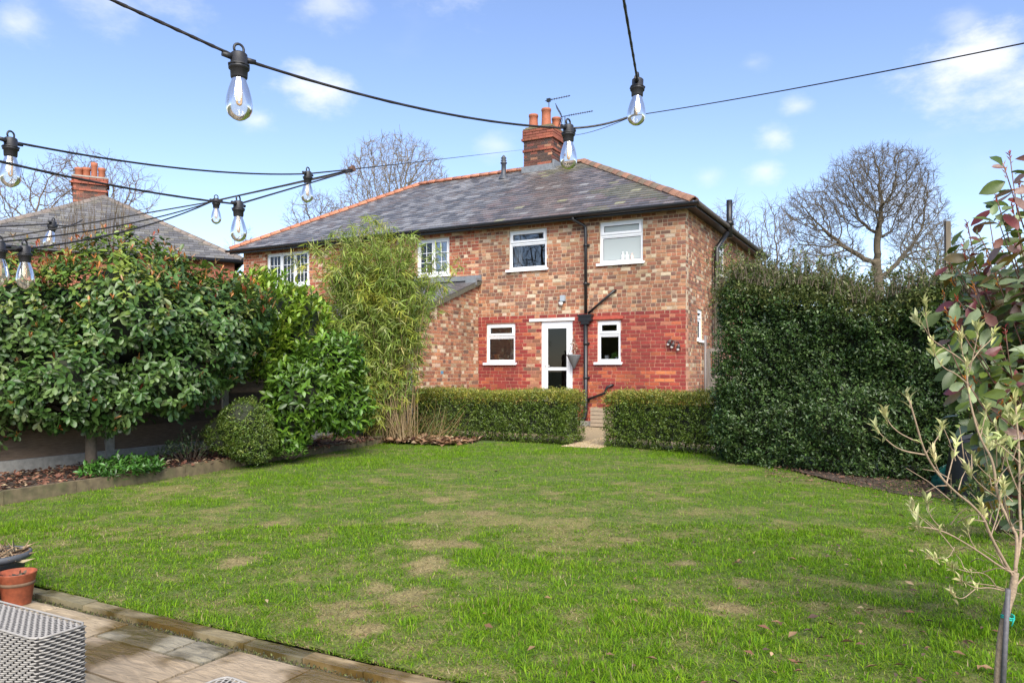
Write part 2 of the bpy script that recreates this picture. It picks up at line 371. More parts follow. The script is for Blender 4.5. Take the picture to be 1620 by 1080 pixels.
class Wall:
    """a brick wall in the plane through (ox,oy), u running along rz; front faces local -y"""
    def __init__(s, ox, oy, rz, u0, u1, z0, z1, openings=(), top=None, course=CRS):
        s.M = Matrix.Translation((ox, oy, 0)) @ Matrix.Rotation(rz, 4, 'Z'); s.rz = rz
        s.u0, s.u1, s.z0, s.z1, s.op, s.top, s.crs = u0, u1, z0, z1, list(openings), top, course
    def slab(s, name, m, parent, thick=.24, zlo=None, zhi=None, inset=0.0):
        z0 = s.z0 if zlo is None else zlo; z1 = s.z1 if zhi is None else zhi
        us = sorted({s.u0, s.u1, *[o[0] for o in s.op], *[o[1] for o in s.op]}); zs = sorted({z0, z1, *[min(max(o[2], z0), z1) for o in s.op], *[min(max(o[3], z0), z1) for o in s.op]})
        us = [u for u in us if s.u0 <= u <= s.u1]; us[0] += inset; b = MB(); f = .009; k = thick
        T = lambda u, n, z: s.M @ Vector((u, n, min(z, s.top(u)) if s.top else z))
        def solid(u, z): return s.u0 < u < s.u1 and z0 < z < z1 and not any(o[0] < u < o[1] and o[2] < z < o[3] for o in s.op)
        for a, c in zip(us, us[1:]):
            for e, g in zip(zs, zs[1:]):
                um, zm = (a + c) / 2, (e + g) / 2
                if not solid(um, zm): continue
                b.quad(T(a, f, e), T(c, f, e), T(c, f, g), T(a, f, g)); b.quad(T(c, k, e), T(a, k, e), T(a, k, g), T(c, k, g))
                if not solid(um, g + 1e-4): b.quad(T(a, f, g), T(c, f, g), T(c, k, g), T(a, k, g))
                if not solid(um, e - 1e-4): b.quad(T(a, k, e), T(c, k, e), T(c, f, e), T(a, f, e))
                if not solid(a - 1e-4, zm): b.quad(T(a, k, e), T(a, f, e), T(a, f, g), T(a, k, g))
                if not solid(c + 1e-4, zm): b.quad(T(c, f, e), T(c, k, e), T(c, k, g), T(c, f, g))
        return b.build(name, m, parent)
    def bricks(s, pattern):
        out = []; n = int((s.z1 - s.z0) / s.crs)
        for i in range(n):
            z = s.z0 + i * s.crs; zt = z + s.crs - MJ; u = s.u0 - (i % 2) * .117 + rnd.uniform(-.03, .03); j = rnd.randrange(4)
            while u < s.u1:
                st = pattern(u, z, i, j); L = .231 if st else .1165; j += 1
                a, c = u, u + L - MJ; u += L
                if s.u1 - u < .075: c = s.u1; u = s.u1 + 1
                a = max(a, s.u0); c = min(c, s.u1)
                if s.top: c2 = s.top((a + c) / 2); 
                else: c2 = 99
                if zt > c2: continue
                segs = [(a, c)]
                for o in s.op:
                    if zt - .02 > o[2] and z + .02 < o[3]:
                        ns = []
                        for (p, q) in segs:
                            if q <= o[0] or p >= o[1]: ns.append((p, q))
                            else:
                                if p < o[0] - .0: ns.append((p, min(q, o[0])))
                                if q > o[1] + .0: ns.append((max(p, o[1]), q))
                        segs = ns
                for (p, q) in segs:
                    if q - p > .03: out.append((p, q, z, zt))
        return out
    def lay(s, bricks, colorfn, parent, keyfn=None, limit=0, mass='bricks'):
        idx = list(range(len(bricks)))
        if limit: idx.sort(key=lambda i: keyfn(bricks[i])); chosen = set(idx[:limit])
        else: chosen = set()
        b = MB()
        for i, (p, q, z, zt) in enumerate(bricks):
            c = colorfn((p + q) / 2, z, q - p); pr = rnd.uniform(-.002, .003)
            if i in chosen:
                o = bpy.data.objects.new('brick', BRICK); COL.objects.link(o); o.parent = parent
                o.matrix_local = s.M @ Matrix.Translation((p, -pr, z)) @ Matrix.Diagonal((q - p, .02, zt - z, 1)); o.color = (*c, 1)
            else:
                T = lambda u, n, w: s.M @ Vector((u, n, w)); y0, y1 = -pr, .02
                i0 = len(b.v); b.v += [tuple(T(*k)) for k in ((p, y0, z), (q, y0, z), (q, y0, zt), (p, y0, zt), (p, y1, z), (q, y1, z), (q, y1, zt), (p, y1, zt))]
                b.c += [c] * 8
                for f in ((0, 1, 2, 3), (1, 5, 6, 2), (4, 0, 3, 7), (3, 2, 6, 7), (4, 5, 1, 0)): b.f.append(tuple(i0 + k for k in f)); b.sm.append(False)
        if b.f: b.build(mass, M_brick_a, parent, 'stuff')

def pick(pal, w):
    c = rnd.choices(pal, w)[0]; k = rnd.uniform(.8, 1.2); return tuple(min(1, v * k * rnd.uniform(.95, 1.05)) for v in c)
def pat_up(u, z, i, j): return rnd.random() < (.10 if i % 2 else .34)
def pat_red(u, z, i, j): return j % 4 != 3

house = empty('semi_detached_house', (0, 0, 0)); tag(house, 'red brick semi-detached house with white glazed back door and dark slate roof', 'house')
nhouse = empty('semi_detached_house', (0, 0, 0)); tag(nhouse, 'adjoining brick house with lighter slates behind the bamboo, brick outshot at its back', 'house')

W1 = (-8.84, -7.80, 3.75, 4.72); W2 = (-6.44, -5.39, 3.75, 4.72); G1 = (-9.49, -8.66, 1.46, 2.44); G2 = (-6.50, -5.92, 1.46, 2.43); DR = (-7.95, -7.12, .16, 2.45)
ops_r = [W1, W2, G1, G2, DR]
w_back = Wall(0, YW, 0, XP, XR, 0, 4.92, ops_r)
def col_back(u, z, L):
    painted = z < 2.555 and not (-8.33 < u < -7.95 and rnd.random() < .72) and u < XR - .03
    if painted:
        c = pick(PAL_RED, W_RED)
        if z < 1.35 and u > -6.9 and rnd.random() < .4: c = pick([(.40, .09, .035), (.45, .14, .05), (.33, .06, .03)], [1, 1, 1])
        if 2.2 < z < 2.5 and u > -5.7 and rnd.random() < .25: c = (.40, .14, .08)
        return c
    return pick(PAL_UP, W_UP)
def painted_region(u): return True
low = Wall(0, YW, 0, XP, XR, 0, 2.555 + .0, ops_r)
w_back.slab('wall', M_mortar, house, zlo=2.552)
low.slab('wall_painted_base', M_mortar_red, house, zlo=0, zhi=2.552)
bl = w_back.bricks(lambda u, z, i, j: pat_red(u, z, i, j) if z < 2.55 else pat_up(u, z, i, j))
w_back.lay(bl, col_back, house, keyfn=lambda k: (0 if (k[1] - k[0]) > .2 and k[2] > .85 else 5) - k[0] * .2 + abs(k[2] - 1.7) * .25, limit=300)
# right gable side (hipped, so eaves run round it)
SW1 = (1.05, 1.55, 1.98, 2.72); SW2 = (3.25, 3.95, 3.75, 4.62)
w_side = Wall(XR, YW, R_(90), 0, 8.7, 0, 4.92, [SW1, SW2])
w_side.slab('wall_side', M_mortar, house, inset=.03)
w_side.lay(w_side.bricks(pat_up), lambda u, z, L: pick(PAL_UP, W_UP), house)
# neighbour's back wall
NW1 = (-11.62, -10.59, 3.75, 4.72); NW2 = (-17.08, -15.40, 3.75, 4.75)
w_nb = Wall(0, YW, 0, XL, XP, 0, 4.92, [NW1, NW2])
w_nb.slab('wall', M_mortar, nhouse)
PAL_N = [(.36, .105, .055), (.30, .08, .045), (.43, .16, .08), (.5, .3, .18), (.58, .42, .29), (.17, .065, .045)]
w_nb.lay(w_nb.bricks(pat_up), lambda u, z, L: pick(PAL_N, [5, 5, 4, 2, 2, 2]), nhouse)
# outshot: its right-hand wall faces the garden
YO = 13.2
w_out = Wall(XP, YO, R_(90), 0, YW - YO - .03, 0, 3.6, top=lambda u: 2.34 + u * .355)
w_out.slab('outshot_wall', M_mortar, nhouse, inset=.03)
bo = w_out.bricks(pat_up)
w_out.lay(bo, lambda u, z, L: pick(PAL_UP, [14, 26, 16, 12, 14, 9, 20]) if rnd.random() > .0018 else (.09, .22, .34), nhouse,
          keyfn=lambda k: (0 if k[2] > .8 else 9) - (k[1] - k[0]) * 8 - k[0] * .3, limit=300)
w_of = Wall(XP - 3.2, YO, 0, 0, 3.2, 0, 2.3); w_of.slab('outshot_end_wall', M_mortar, nhouse); w_of.lay(w_of.bricks(pat_red), lambda u, z, L: pick(PAL_N, [5, 5, 4, 2, 2, 2]), nhouse)
# closing walls and floors behind what the garden sees
b = MB(); b.box(XL, XL + .24, YW + .26, 25.1, 0, 4.92); b.build('wall_far_side', M_mortar, nhouse)
b = MB(); b.box(XL + .26, XP - .13, 24.9, 25.1, 0, 4.92); b.build('wall_street_side', M_mortar, nhouse)
b = MB(); b.box(XP + .13, XR - .26, 24.9, 25.1, 0, 4.92); b.build('wall_street_side', M_mortar, house)
b = MB(); b.box(XP - .1, XP + .1, YW + .26, 24.8, 0, 4.9); b.build('party_wall', M_plaster, house)
for hs, x0, x1 in ((house, XP + .12, XR - .26), (nhouse, XL + .26, XP - .12)):
    b = MB(); b.box(x0, x1, YW + .25, 24.8, .02, .14); b.build('floor', M_plaster, hs)
    b = MB(); b.box(x0, x1, YW + .25, 24.8, 2.6, 2.8); b.build('upper_floor', M_plaster, hs)
    b = MB(); b.box(x0, x1, YW + 3.4, YW + 3.5, .15, 2.59); b.box(x0, x1, YW + 3.0, YW + 3.1, 2.81, 4.9); b.build('room_wall', M_plaster, hs)
    b = MB(); b.box(x0, x1, YW + .25, 24.8, 4.74, 4.8); b.build('ceiling', M_plaster, hs)

def rect_ring(b, x0, x1, z0, z1, w, y0, y1, M=None):
    """a frame of four bars, butted end to end"""
    b.box(x0, x0 + w, y0, y1, z0, z1, M); b.box(x1 - w, x1, y0, y1, z0, z1, M)
    b.box(x0 + w, x1 - w, y0, y1, z0, z0 + w, M); b.box(x0 + w, x1 - w, y0, y1, z1 - w, z1, M)
def pane(parent, x0, x1, z0, z1, y, m, M=None):
    b = MB(); b.box(x0, x1, y, y + .006, z0, z1, M); return b.build('pane', m, parent)
def window(parent, o, M=None, split=.34, glass=None, base=.045, sill=True, y0=.05, mat_=None):
    x0, x1, z0, z1 = o; m = mat_ or M_white; M = M or Matrix.Translation((0, YW, 0))
    b = MB(); rect_ring(b, x0 + .004, x1 - .004, z0 + .004, z1 - .004, base, y0, y0 + .07, M)
    zt = z1 - (z1 - z0) * split
    b.box(x0 + base + .004, x1 - base - .004, y0, y0 + .07, zt - .025, zt + .025, M)
    w = b.build('window', m, parent)
    b = MB(); rect_ring(b, x0 + base + .0, x1 - base, zt + .028, z1 - base - .002, .055, y0 - .022, y0 + .05, M); b.build('top_light_frame', m, w)
    pane(w, x0 + base + .05, x1 - base - .05, zt + .08, z1 - base - .05, y0 + .02, glass or M_glass, M)
    b = MB(); rect_ring(b, x0 + base + .003, x1 - base - .003, z0 + base + .003, zt - .028, .022, y0 + .012, y0 + .06, M); b.build('glazing_bead', m, w)
    pane(w, x0 + base + .02, x1 - base - .02, z0 + base + .02, zt - .045, y0 + .03, glass or M_glass, M)
    M_gk = MATS.get('gasket') or mat('gasket', (.03, .03, .032), .6)
    for (a_, c_, e_, g_, yy) in ((x0 + base + .055, x1 - base - .055, zt + .083, z1 - base - .057, y0 + .006), (x0 + base + .025, x1 - base - .025, z0 + base + .025, zt - .05, y0 + .02)):
        b = MB(); rect_ring(b, a_, c_, e_, g_, .009, yy, yy + .008, M); b.build('gasket', M_gk, w)
    b = MB(); xm = (x0 + x1) / 2; b.box(xm - .05, xm + .05, y0 + .052, y0 + .07, zt + .035, zt + .052, M); b.build('window_handle', m, w)
    if sill:
        b = MB(); b.box(x0 - .06, x1 + .05, -.065, y0 + .03, z0 - .035, z0 + .002, M); b.box(x0 - .06, x1 + .05, -.067, -.045, z0 - .055, z0 - .0352, M); b.build('sill', m, w)
    return w
window(house, W1); w2 = window(house, W2, glass=M_frost); window(house, G1); window(house, G2)
MS = Matrix.Translation((XR, YW, 0)) @ Matrix.Rotation(R_(90), 4, 'Z')
window(house, SW1, MS); window(house, SW2, MS)
def georgian(parent, o, cas, bars):
    x0, x1, z0, z1 = o; M = Matrix.Translation((0, YW, 0)); y0 = .05
    b = MB(); rect_ring(b, x0 + .004, x1 - .004, z0 + .004, z1 - .004, .05, y0, y0 + .07, M); w = b.build('window', M_white, parent)
    n = cas; cw = (x1 - x0 - .1) / n
    for k in range(n):
        a = x0 + .05 + k * cw + .004; c = a + cw - .008
        b = MB(); rect_ring(b, a, c, z0 + .056, z1 - .056, .042, y0 - .02, y0 + .05, M); s = b.build('casement', M_white, w)
        pane(w, a + .05, c - .05, z0 + .105, z1 - .105, y0 + .02, M_glass, M)
        b = MB(); ga, gc, gz0, gz1 = a + .056, c - .056, z0 + .113, z1 - .113
        for q in range(1, bars[0]): xx = ga + (gc - ga) * q / bars[0]; b.box(xx - .008, xx + .008, y0 + .004, y0 + .016, gz0, gz1, M)
        for q in range(1, bars[1]): zz = gz0 + (gz1 - gz0) * q / bars[1]; b.box(ga, gc, y0 + .0, y0 + .003, zz - .008, zz + .008, M)
        b.build('glazing_bars', M_white, w)
    b = MB(); b.box(x0 - .05, x1 + .05, -.06, y0 + .03, z0 - .045, z0 + .002, M); b.build('sill', M_white, w)
georgian(nhouse, NW1, 2, (2, 3)); georgian(nhouse, NW2, 3, (3, 3))

# back door
def back_door():
    x0, x1, z0, z1 = DR; M = Matrix.Translation((0, YW, 0)); y0 = .03
    b = MB(); b.box(x0 + .004, x0 + .065, y0, y0 + .07, z0, z1 - .004, M); b.box(x1 - .065, x1 - .004, y0, y0 + .07, z0, z1 - .004, M); b.box(x0 + .065, x1 - .065, y0, y0 + .07, z1 - .07, z1 - .004, M)
    d = b.build('door', M_white, house)
    a, c, e, g = x0 + .068, x1 - .068, z0 + .03, z1 - .074
    b = MB(); w = .095
    b.box(a, a + w, y0 - .012, y0 + .05, e, g, M); b.box(c - w, c, y0 - .012, y0 + .05, e, g, M)
    b.box(a + w, c - w, y0 - .012, y0 + .05, g - w, g, M); b.box(a + w, c - w, y0 - .012, y0 + .05, e, e + .16, M); b.box(a + w, c - w, y0 - .012, y0 + .05, 1.27, 1.345, M)
    b.build('door_leaf', M_white, d)
    pane(d, a + w - .004, c - w + .004, 1.342, g - w + .004, y0 + .02, M_glass_dark, M); pane(d, a + w - .004, c - w + .004, e + .157, 1.274, y0 + .02, M_glass_dark, M)
    b = MB(); b.box(a + .03, a + .065, y0 - .022, y0 - .0125, 1.24, 1.46, M); b.tube([M @ Vector((a + .047, y0 - .02, 1.385)), M @ Vector((a + .047, y0 - .06, 1.385)), M @ Vector((a + .17, y0 - .06, 1.38))], .009, 8); b.build('handle', M_white_old, d)
    b = MB(); b.box(x0 - .05, x1 + .05, -.28, .2, .02, .158, M); b.build('door_step', M_conc, house)
    b = MB(); b.box(-8.26, -7.06, YW - .03, YW + .03, 2.455, 2.525); b.build('lintel', M_white_old, house)
    b = MB(); b.box(-6.62, -5.86, YW - .035, YW + .02, 2.455, 2.53); b.build('window_head_board', mat('red_paint', (.36, .06, .035), .6, noise=.2), house)
back_door()
# a little arch of soldier bricks and the air brick
b = MB(); b.box(-9.16, -8.93, YW - .004, YW + .01, .80, .955); b.build('air_brick', mat('air_brick_clay', (.22, .035, .025), .8, noise=.3, nscale=30), house)

# things on the window sills inside
def lathe_thing(name, label, cat, prof, loc, m, n=16, group=None):
    b = MB(); b.lathe(prof, n); o = b.build(name, m); o.location = loc; tag(o, label, cat, group); return o
for i, (dx, h, c, lb) in enumerate([(-.98 + .42, .2, (.75, .76, .74), 'white plastic bottle at the left of the three behind the frosted pane'), (-.98 + .52, .19, (.80, .79, .76), 'white squat bottle in the middle of the three behind the frosted pane'), (-.98 + .64, .155, (.72, .52, .45), 'pinkish bottle at the right of the three behind the frosted pane')]):
    lathe_thing('bottle', lb, 'bottle', [(0, 0), (.032, 0), (.034, .01), (.034, h * .62), (.013, h * .78), (.012, h * .85), (.016, h * .86), (.016, h), (0, h)], (-5.45 + dx + .12, YW + .065, 3.80), mat('bottle_%d' % i, c, .4), 14, 'bottles on the bathroom sill')
lathe_thing('plant_pot', 'small orange pot behind the left ground-floor window pane', 'pot', [(0, 0), (.055, 0), (.07, .13), (.078, .13), (.078, .155), (.06, .155), (.055, .1), (0, .1)], (-9.30, YW + .21, 1.52), mat('orange_pot', (.55, .2, .05), .6), 16)
lathe_thing('plant_pot', 'small white pot inside the window right of the downpipe', 'pot', [(0, 0), (.045, 0), (.055, .09), (.05, .09), (.04, .05), (0, .05)], (-6.33, YW + .2, 1.53), M_white_old, 16)
for o_, nm in ((G1, 'g'), (G2, 'h')):
    b = MB(); b.box(o_[0] + .02, o_[1] - .02, YW + .125, YW + .32, 1.478, 1.515); b.build('inner_sill', M_white_old, house)
b = MB(); b.box(W2[0] + .02, W2[1] - .02, YW + .125, YW + .3, 3.765, 3.795); b.build('inner_sill', M_white_old, house)
b = MB(); b.box(-9.60, -9.08, YW + 1.5, YW + 1.9, .15, 2.58); b.build('room_cupboard', mat('pale_cupboard', (.55, .52, .46), .6), house)
b = MB(); b.box(-9.05, -8.5, YW + 1.3, YW + 1.75, .15, 1.62); b.build('worktop_unit', mat('dark_unit', (.06, .045, .04), .5), house)
def curtain(x0, x1, z0, z1, hs):
    b = MB(); n = 40; y = YW + .32
    for k in range(n):
        a, c = x0 + (x1 - x0) * k / n, x0 + (x1 - x0) * (k + 1) / n; f = lambda q: y + .03 * math.sin(q * 55)
        b.quad((a, f(a), z0), (c, f(c), z0), (c, f(c), z1), (a, f(a), z1))
    b.build('curtain', mat('curtain_cloth', (.42, .41, .40), .9), hs)
curtain(-8.95, -8.62, 3.4, 4.73, house); curtain(-8.0, -7.72, 3.4, 4.73, house); curtain(-11.7, -11.4, 3.4, 4.73, nhouse); curtain(-17.15, -16.7, 3.4, 4.73, nhouse); curtain(-15.8, -15.35, 3.4, 4.73, nhouse)
def sill_plant():
    n = 60; base = np.array([-6.08, YW + .22, 1.55]); d = unit(rng.normal(0, 1, (n, 3)) + [0, 0, .9]); pos = base + d * rng.uniform(.02, .14, (n, 1))
    pos[:, 1] = np.maximum(pos[:, 1], YW + .14)
    e = empty('house_plant', tuple(base)); tag(e, 'green house plant on the sill inside the window right of the downpipe', 'house plant')
    o = leaf_mass('foliage', pos - base, d, np.tile([0, -1, .4], (n, 1)), .07, .03, mixcol([(.12, .3, .05), (.08, .2, .04)], [1, 1], n), LEAF2, M_leaf_m, e)
    b = MB(); b.lathe([(0, -.036), (.04, -.036), (.05, .03), (0, .03)], 14); b.build('pot', M_white_old, e)
sill_plant()

# roofs ------------------------------------------------------------
EY, EZ, RY, RZ = 16.17, 4.93, 20.6, 7.42
SL = (RZ - EZ) / (RY - EY)
HR0, HR1 = -4.13, -8.53                 # right hip: eave x, ridge x
HL0, HL1 = -18.34, -14.40               # left hip
def hip_r(y): t = (y - EY) / (RY - EY); return HR0 + (HR1 - HR0) * t
def hip_l(y): t = (y - EY) / (RY - EY); return HL0 + (HL1 - HL0) * t
EY2 = RY + (RY - EY); XRT = XP - .42    # far eave; where the new slates meet the old
def roof_deck():
    A = (HR0, EY, EZ); B = (HR0, EY2, EZ); Rg = (HR1, RY, RZ); dz = Vector((0, 0, -.03))
    P1 = (XRT, EY, EZ); P2 = (XRT, RY, RZ); P3 = (XRT, EY2, EZ)
    b = MB(); v = lambda p: tuple(Vector(p) + dz)
    b.poly([v(P1), v(A), v(Rg), v(P2)]); b.poly([v(A), v(B), v(Rg)]); b.poly([v(B), v(P3), v(P2), v(Rg)])
    r1 = b.build('roof', M_deck, house)
    C = (HL0, EY, EZ); D = (HL0, EY2, EZ); Lg = (HL1, RY, RZ)
    b = MB(); b.poly([v(C), v(P1), v(P2), v(Lg)]); b.poly([v(D), v(C), v(Lg)]); b.poly([v(P3), v(D), v(Lg), v(P2)])
    return r1, b.build('roof', M_deck, nhouse)
roof_r, roof_l = roof_deck()
GA = .185; SWD = .25
def slates():
    nrow = int(math.hypot(RY - EY, RZ - EZ) / GA); ang = math.atan(SL); cu = math.cos(ang); sn = math.sin(ang)
    T = lambda x, s, n: (x, EY + s * cu - n * sn, EZ + s * sn + n * cu)
    th = .009; lst = []
    for i in range(nrow):
        s0 = i * GA - .03; s1 = s0 + GA + .05; x = HL0 - 1 + (i % 2) * SWD / 2
        while x < HR0 + .3:
            a, c = x + .002, x + SWD - .003; x += SWD
            def clip(s):
                y = EY + s * cu; l, r = hip_l(y), hip_r(y); return min(max(a, l), r), min(max(c, l), r)
            a0, c0 = clip(max(s0, 0)); a1, c1 = clip(s1)
            if c0 - a0 < .02: continue
            lst.append((a, c, a0, c0, a1, c1, s0, s1, i))
    b = MB(); p = [(0, 0, 0), (1, 0, 0), (1, 1, 0), (0, 1, 0)]
    # shared slate: x 0..SWD, lower edge proud of the row below
    b.v = [(0, 0, .004), (SWD - .005, 0, .004), (SWD - .005, 0, .016), (0, 0, .016), (0, GA + .05, .001), (SWD - .005, GA + .05, .001)]
    b.f = [(0, 1, 2, 3), (3, 2, 5, 4), (0, 3, 4), (1, 5, 2)]; b.c = [None] * 6; b.sm = [False] * 4
    me = b.mesh('slate', M_slate_o)
    for side, root, col in (('r', roof_r, None), ('l', roof_l, None)):
        mine = [q for q in lst if (((q[0] + q[1]) / 2 > XRT + (.12 if q[8] % 3 else -.1)) == (side == 'r'))]
        full = [q for q in mine if q[2] == q[0] and q[3] == q[1] and q[4] == q[0] and q[5] == q[1]]
        full.sort(key=lambda q: -(q[0] * .55 + (EY + q[6]) * -.9)); chosen = set(map(id, full[:300]))
        m = MB()
        for q in mine:
            a, c, a0, c0, a1, c1, s0, s1, i = q
            if side == 'r':
                hgt = i / nrow; moss = fbm(np.array([[a * .5, i * .12]]), 5)[0]
                base = rnd.choice([(.12, .104, .098), (.09, .08, .078), (.155, .132, .124), (.13, .10, .092), (.105, .097, .096), (.075, .068, .066)])
                if moss + hgt * .35 > .80: base = tuple(.5 * u + .5 * w for u, w in zip(base, (.11, .11, .055)))
                if rnd.random() < .03: base = (.22, .21, .20)
                elif rnd.random() < .03: base = (.20, .19, .12)
            else: base = rnd.choice([(.135, .132, .134), (.165, .16, .16), (.10, .098, .10), (.20, .195, .195), (.125, .108, .10), (.08, .078, .08)])
            k = rnd.uniform(.85, 1.18); cc = tuple(v * k for v in base)
            if id(q) in chosen:
                o = bpy.data.objects.new('slate', me); COL.objects.link(o); o.parent = root
                o.matrix_local = Matrix.Translation(T(a, s0, 0)) @ Matrix.Rotation(ang + rnd.uniform(-.006, .006), 4, 'X') @ Matrix.Rotation(rnd.uniform(-.008, .008), 4, 'Z'); o.color = (*cc, 1)
            else:
                i0 = len(m.v); j = rnd.uniform(-.002, .002)
                m.v += [T(a0, s0, .004), T(c0, s0, .004), T(c0, s0, .016 + j), T(a0, s0, .016 + j), T(a1, s1, .001), T(c1, s1, .001)]
                m.c += [cc] * 6
                for f in ((0, 1, 2, 3), (3, 2, 5, 4), (0, 3, 4), (1, 5, 2)): m.f.append(tuple(i0 + t for t in f)); m.sm.append(False)
        m.build('slates', M_slate_a, root, 'stuff')
slates()
def ridge_run(root, a, c, palette, wid=.14, n=None):
    a, c = Vector(a), Vector(c); L = (c - a).length; n = n or int(L / .33); d = (c - a) / n; t = d.normalized(); side = t.cross(Vector((0, 0, 1))).normalized(); up = side.cross(t)
    b = MB(); ln = d.length
    pr = [(-wid, -.075), (-wid * .55, -.005), (0, .035), (wid * .55, -.005), (wid, -.075)]
    i0 = 0
    for k, (x, sc) in enumerate(((0, 1.0), (ln * .96, .93))):
        for (u, w) in pr: b.v.append((x, u * sc, w * sc)); b.c.append(None)
    for j in range(4): b.f.append((j, j + 1, j + 6, j + 5)); b.sm.append(True)
    # thickness: an inner skin and closed ends
    for k, x in enumerate((0, ln * .96)):
        for (u, w) in pr: b.v.append((x, u * .88, w - .022)); b.c.append(None)
    for j in range(4): b.f.append((10 + j + 1, 10 + j, 15 + j, 15 + j + 1)); b.sm.append(True); b.f.append((j + 1, j, 10 + j, 11 + j)); b.sm.append(False)
    me = b.mesh('ridge_tile', M_ridge)
    M3 = Matrix((t, side, up)).transposed().to_4x4()
    for k in range(n):
        o = bpy.data.objects.new('ridge_tile', me); COL.objects.link(o); o.parent = root
        o.matrix_local = Matrix.Translation(a + d * k + up * rnd.uniform(-.004, .006)) @ M3 @ Matrix.Rotation(rnd.uniform(-.03, .03), 4, 'X')
        q = rnd.choice(palette); kk = rnd.uniform(.85, 1.15); o.color = (q[0] * kk, q[1] * kk, q[2] * kk, 1)
new_clay = [(.42, .16, .085), (.37, .14, .075), (.46, .19, .105)]; old_clay = [(.165, .088, .058), (.13, .075, .052), (.20, .10, .062), (.12, .085, .058)]
ridge_run(roof_r, (HR0, EY, EZ + .06), (HR1, RY, RZ + .06), old_clay); ridge_run(roof_r, (HR0, EY2, EZ + .06), (HR1, RY, RZ + .06), old_clay)
ridge_run(roof_r, (HR1, RY, RZ + .06), (-9.2, RY, RZ + .06), old_clay, n=2)
ridge_run(roof_l, (HL0, EY, EZ + .06), (HL1, RY, RZ + .06), new_clay, n=20); ridge_run(roof_l, (HL0, EY2, EZ + .06), (HL1, RY, RZ + .06), new_clay, n=20)
ridge_run(roof_l, (HL1, RY, RZ + .06), (-10.4, RY, RZ + .06), new_clay)

# eaves: soffit, gutter, downpipe
def gutter(name, parent, x0, x1, y, z, r=.055):
    b = MB(); n = 8
    for k in range(n):
        a0 = math.pi + math.pi * k / n; a1 = math.pi + math.pi * (k + 1) / n
        b.quad((x0, y + r * math.cos(a0), z + r * math.sin(a0)), (x1, y + r * math.cos(a0), z + r * math.sin(a0)), (x1, y + r * math.cos(a1), z + r * math.sin(a1)), (x0, y + r * math.cos(a1), z + r * math.sin(a1)))
    b.box(x0, x1, y - r - .008, y - r + .004, z - .012, z + .01)
    return b.build(name, M_black, parent)
gutter('gutter', house, XP, -4.02, 16.12, 4.885, .062); gutter('gutter', nhouse, -18.42, XP - .01, 16.12, 4.885, .05)
b = MB(); b.box(XP, HR0 + .02, EY + .02, YW - .004, 4.835, 4.86); b.box(XP, HR0 + .02, EY + .012, EY + .035, 4.79, 4.90); b.build('soffit', M_black, house)
b = MB(); b.box(HL0 - .02, XP - .01, EY + .02, YW - .004, 4.835, 4.86); b.box(HL0, XP - .01, EY + .012, EY + .035, 4.79, 4.90); b.build('soffit', M_black, nhouse)
b = MB(); b.box(XR + .012, HR0 - .02, YW - .0, EY2 - .05, 4.835, 4.86); b.box(HR0 - .03, HR0 - .004, EY + .04, EY2, 4.80, 4.92); b.build('side_soffit', M_black, house)
b = MB(); b.tube([(HR0 + .05, EY - .05, 4.885), (HR0 + .05, EY2, 4.885)], .055, 8); b.build('side_gutter', mat('weathered_gutter', (.06, .05, .042), .7, noise=.4), house)
M_pipe = M_black
def downpipe():
    X = -6.75; y = YW - .085; b = MB()
    b.tube([(X - .22, 16.12, 4.84), (X - .22, 16.12, 4.78), (X - .03, y, 4.66), (X, y, 4.58), (X, y, 2.60)], .038, 10)
    p = b.build('downpipe', M_pipe, house)
    b = MB(); b.box(X - .16, X + .16, y - .07, y + .06, 2.42, 2.57); b.box(X - .18, X + .18, y - .085, y + .065, 2.53, 2.575); b.box(X - .10, X + .10, y - .06, y + .05, 2.35, 2.42); b.build('hopper', M_pipe, p)
    b = MB(); b.tube([(X, y, 2.37), (X, y, .28), (X - .02, y - .02, .16), (X - .1, y - .1, .04)], .052, 10); b.build('lower_pipe', M_pipe, p)
    for z in (4.2, 3.3, 1.9, 1.1, .55):
        b = MB(); b.tube([(X, y, z - .03), (X, y, z + .03)], .062 if z < 2.4 else .047, 10); b.box(X - .075, X + .075, y + .03, y + .08, z - .02, z + .02); b.build('pipe_clip', M_pipe, p)
    b = MB(); b.tube([(X + .06, y, 2.60), (-6.06, YW - .06, 3.10), (-6.04, YW + .01, 3.11)], .03, 8); b.build('waste_pipe', M_pipe, p)
    b = MB(); b.tube([(X + .03, y, .58), (-6.28, YW - .09, .74), (-6.22, YW - .08, .88), (-6.12, YW - .05, .93), (-6.10, YW - .0, .93)], .03, 8); b.build('waste_pipe', M_pipe, p)
downpipe()
# side: black vent stack through the eaves
b = MB(); b.tube([(-4.06, 19.3, 4.6), (-4.06, 19.3, 5.55)], .075, 12); b.tube([(-4.06, 19.3, 4.92), (-4.06, 19.3, 5.02)], .11, 12); b.tube([(XR + .12, 18.9, .1), (XR + .12, 18.9, 4.3), (-4.1, 19.25, 4.72)], .065, 10)
b.build('soil_vent_pipe', M_black, house)
b = MB(); b.tube([(XR + .08, 17.9, .1), (XR + .08, 17.9, 2.1)], .03, 8); b.build('grey_waste_pipe', mat('grey_plastic', (.16, .14, .13), .6), house)
# neighbour's roof vent
def roof_vent():
    x, y = -10.92, 20.0; z = EZ + (y - EY) * SL; b = MB()
    b.lathe([(.17, -.05), (.13, .05), (.075, .10), (.07, .42), (.10, .44), (.10, .47), (.055, .50), (.095, .53), (.055, .57), (.09, .60), (.03, .68), (0, .70)], 14, Matrix.Translation((x, y, z)))
    b.build('roof_vent', mat('grey_vent', (.05, .055, .065), .5), nhouse)
roof_vent()
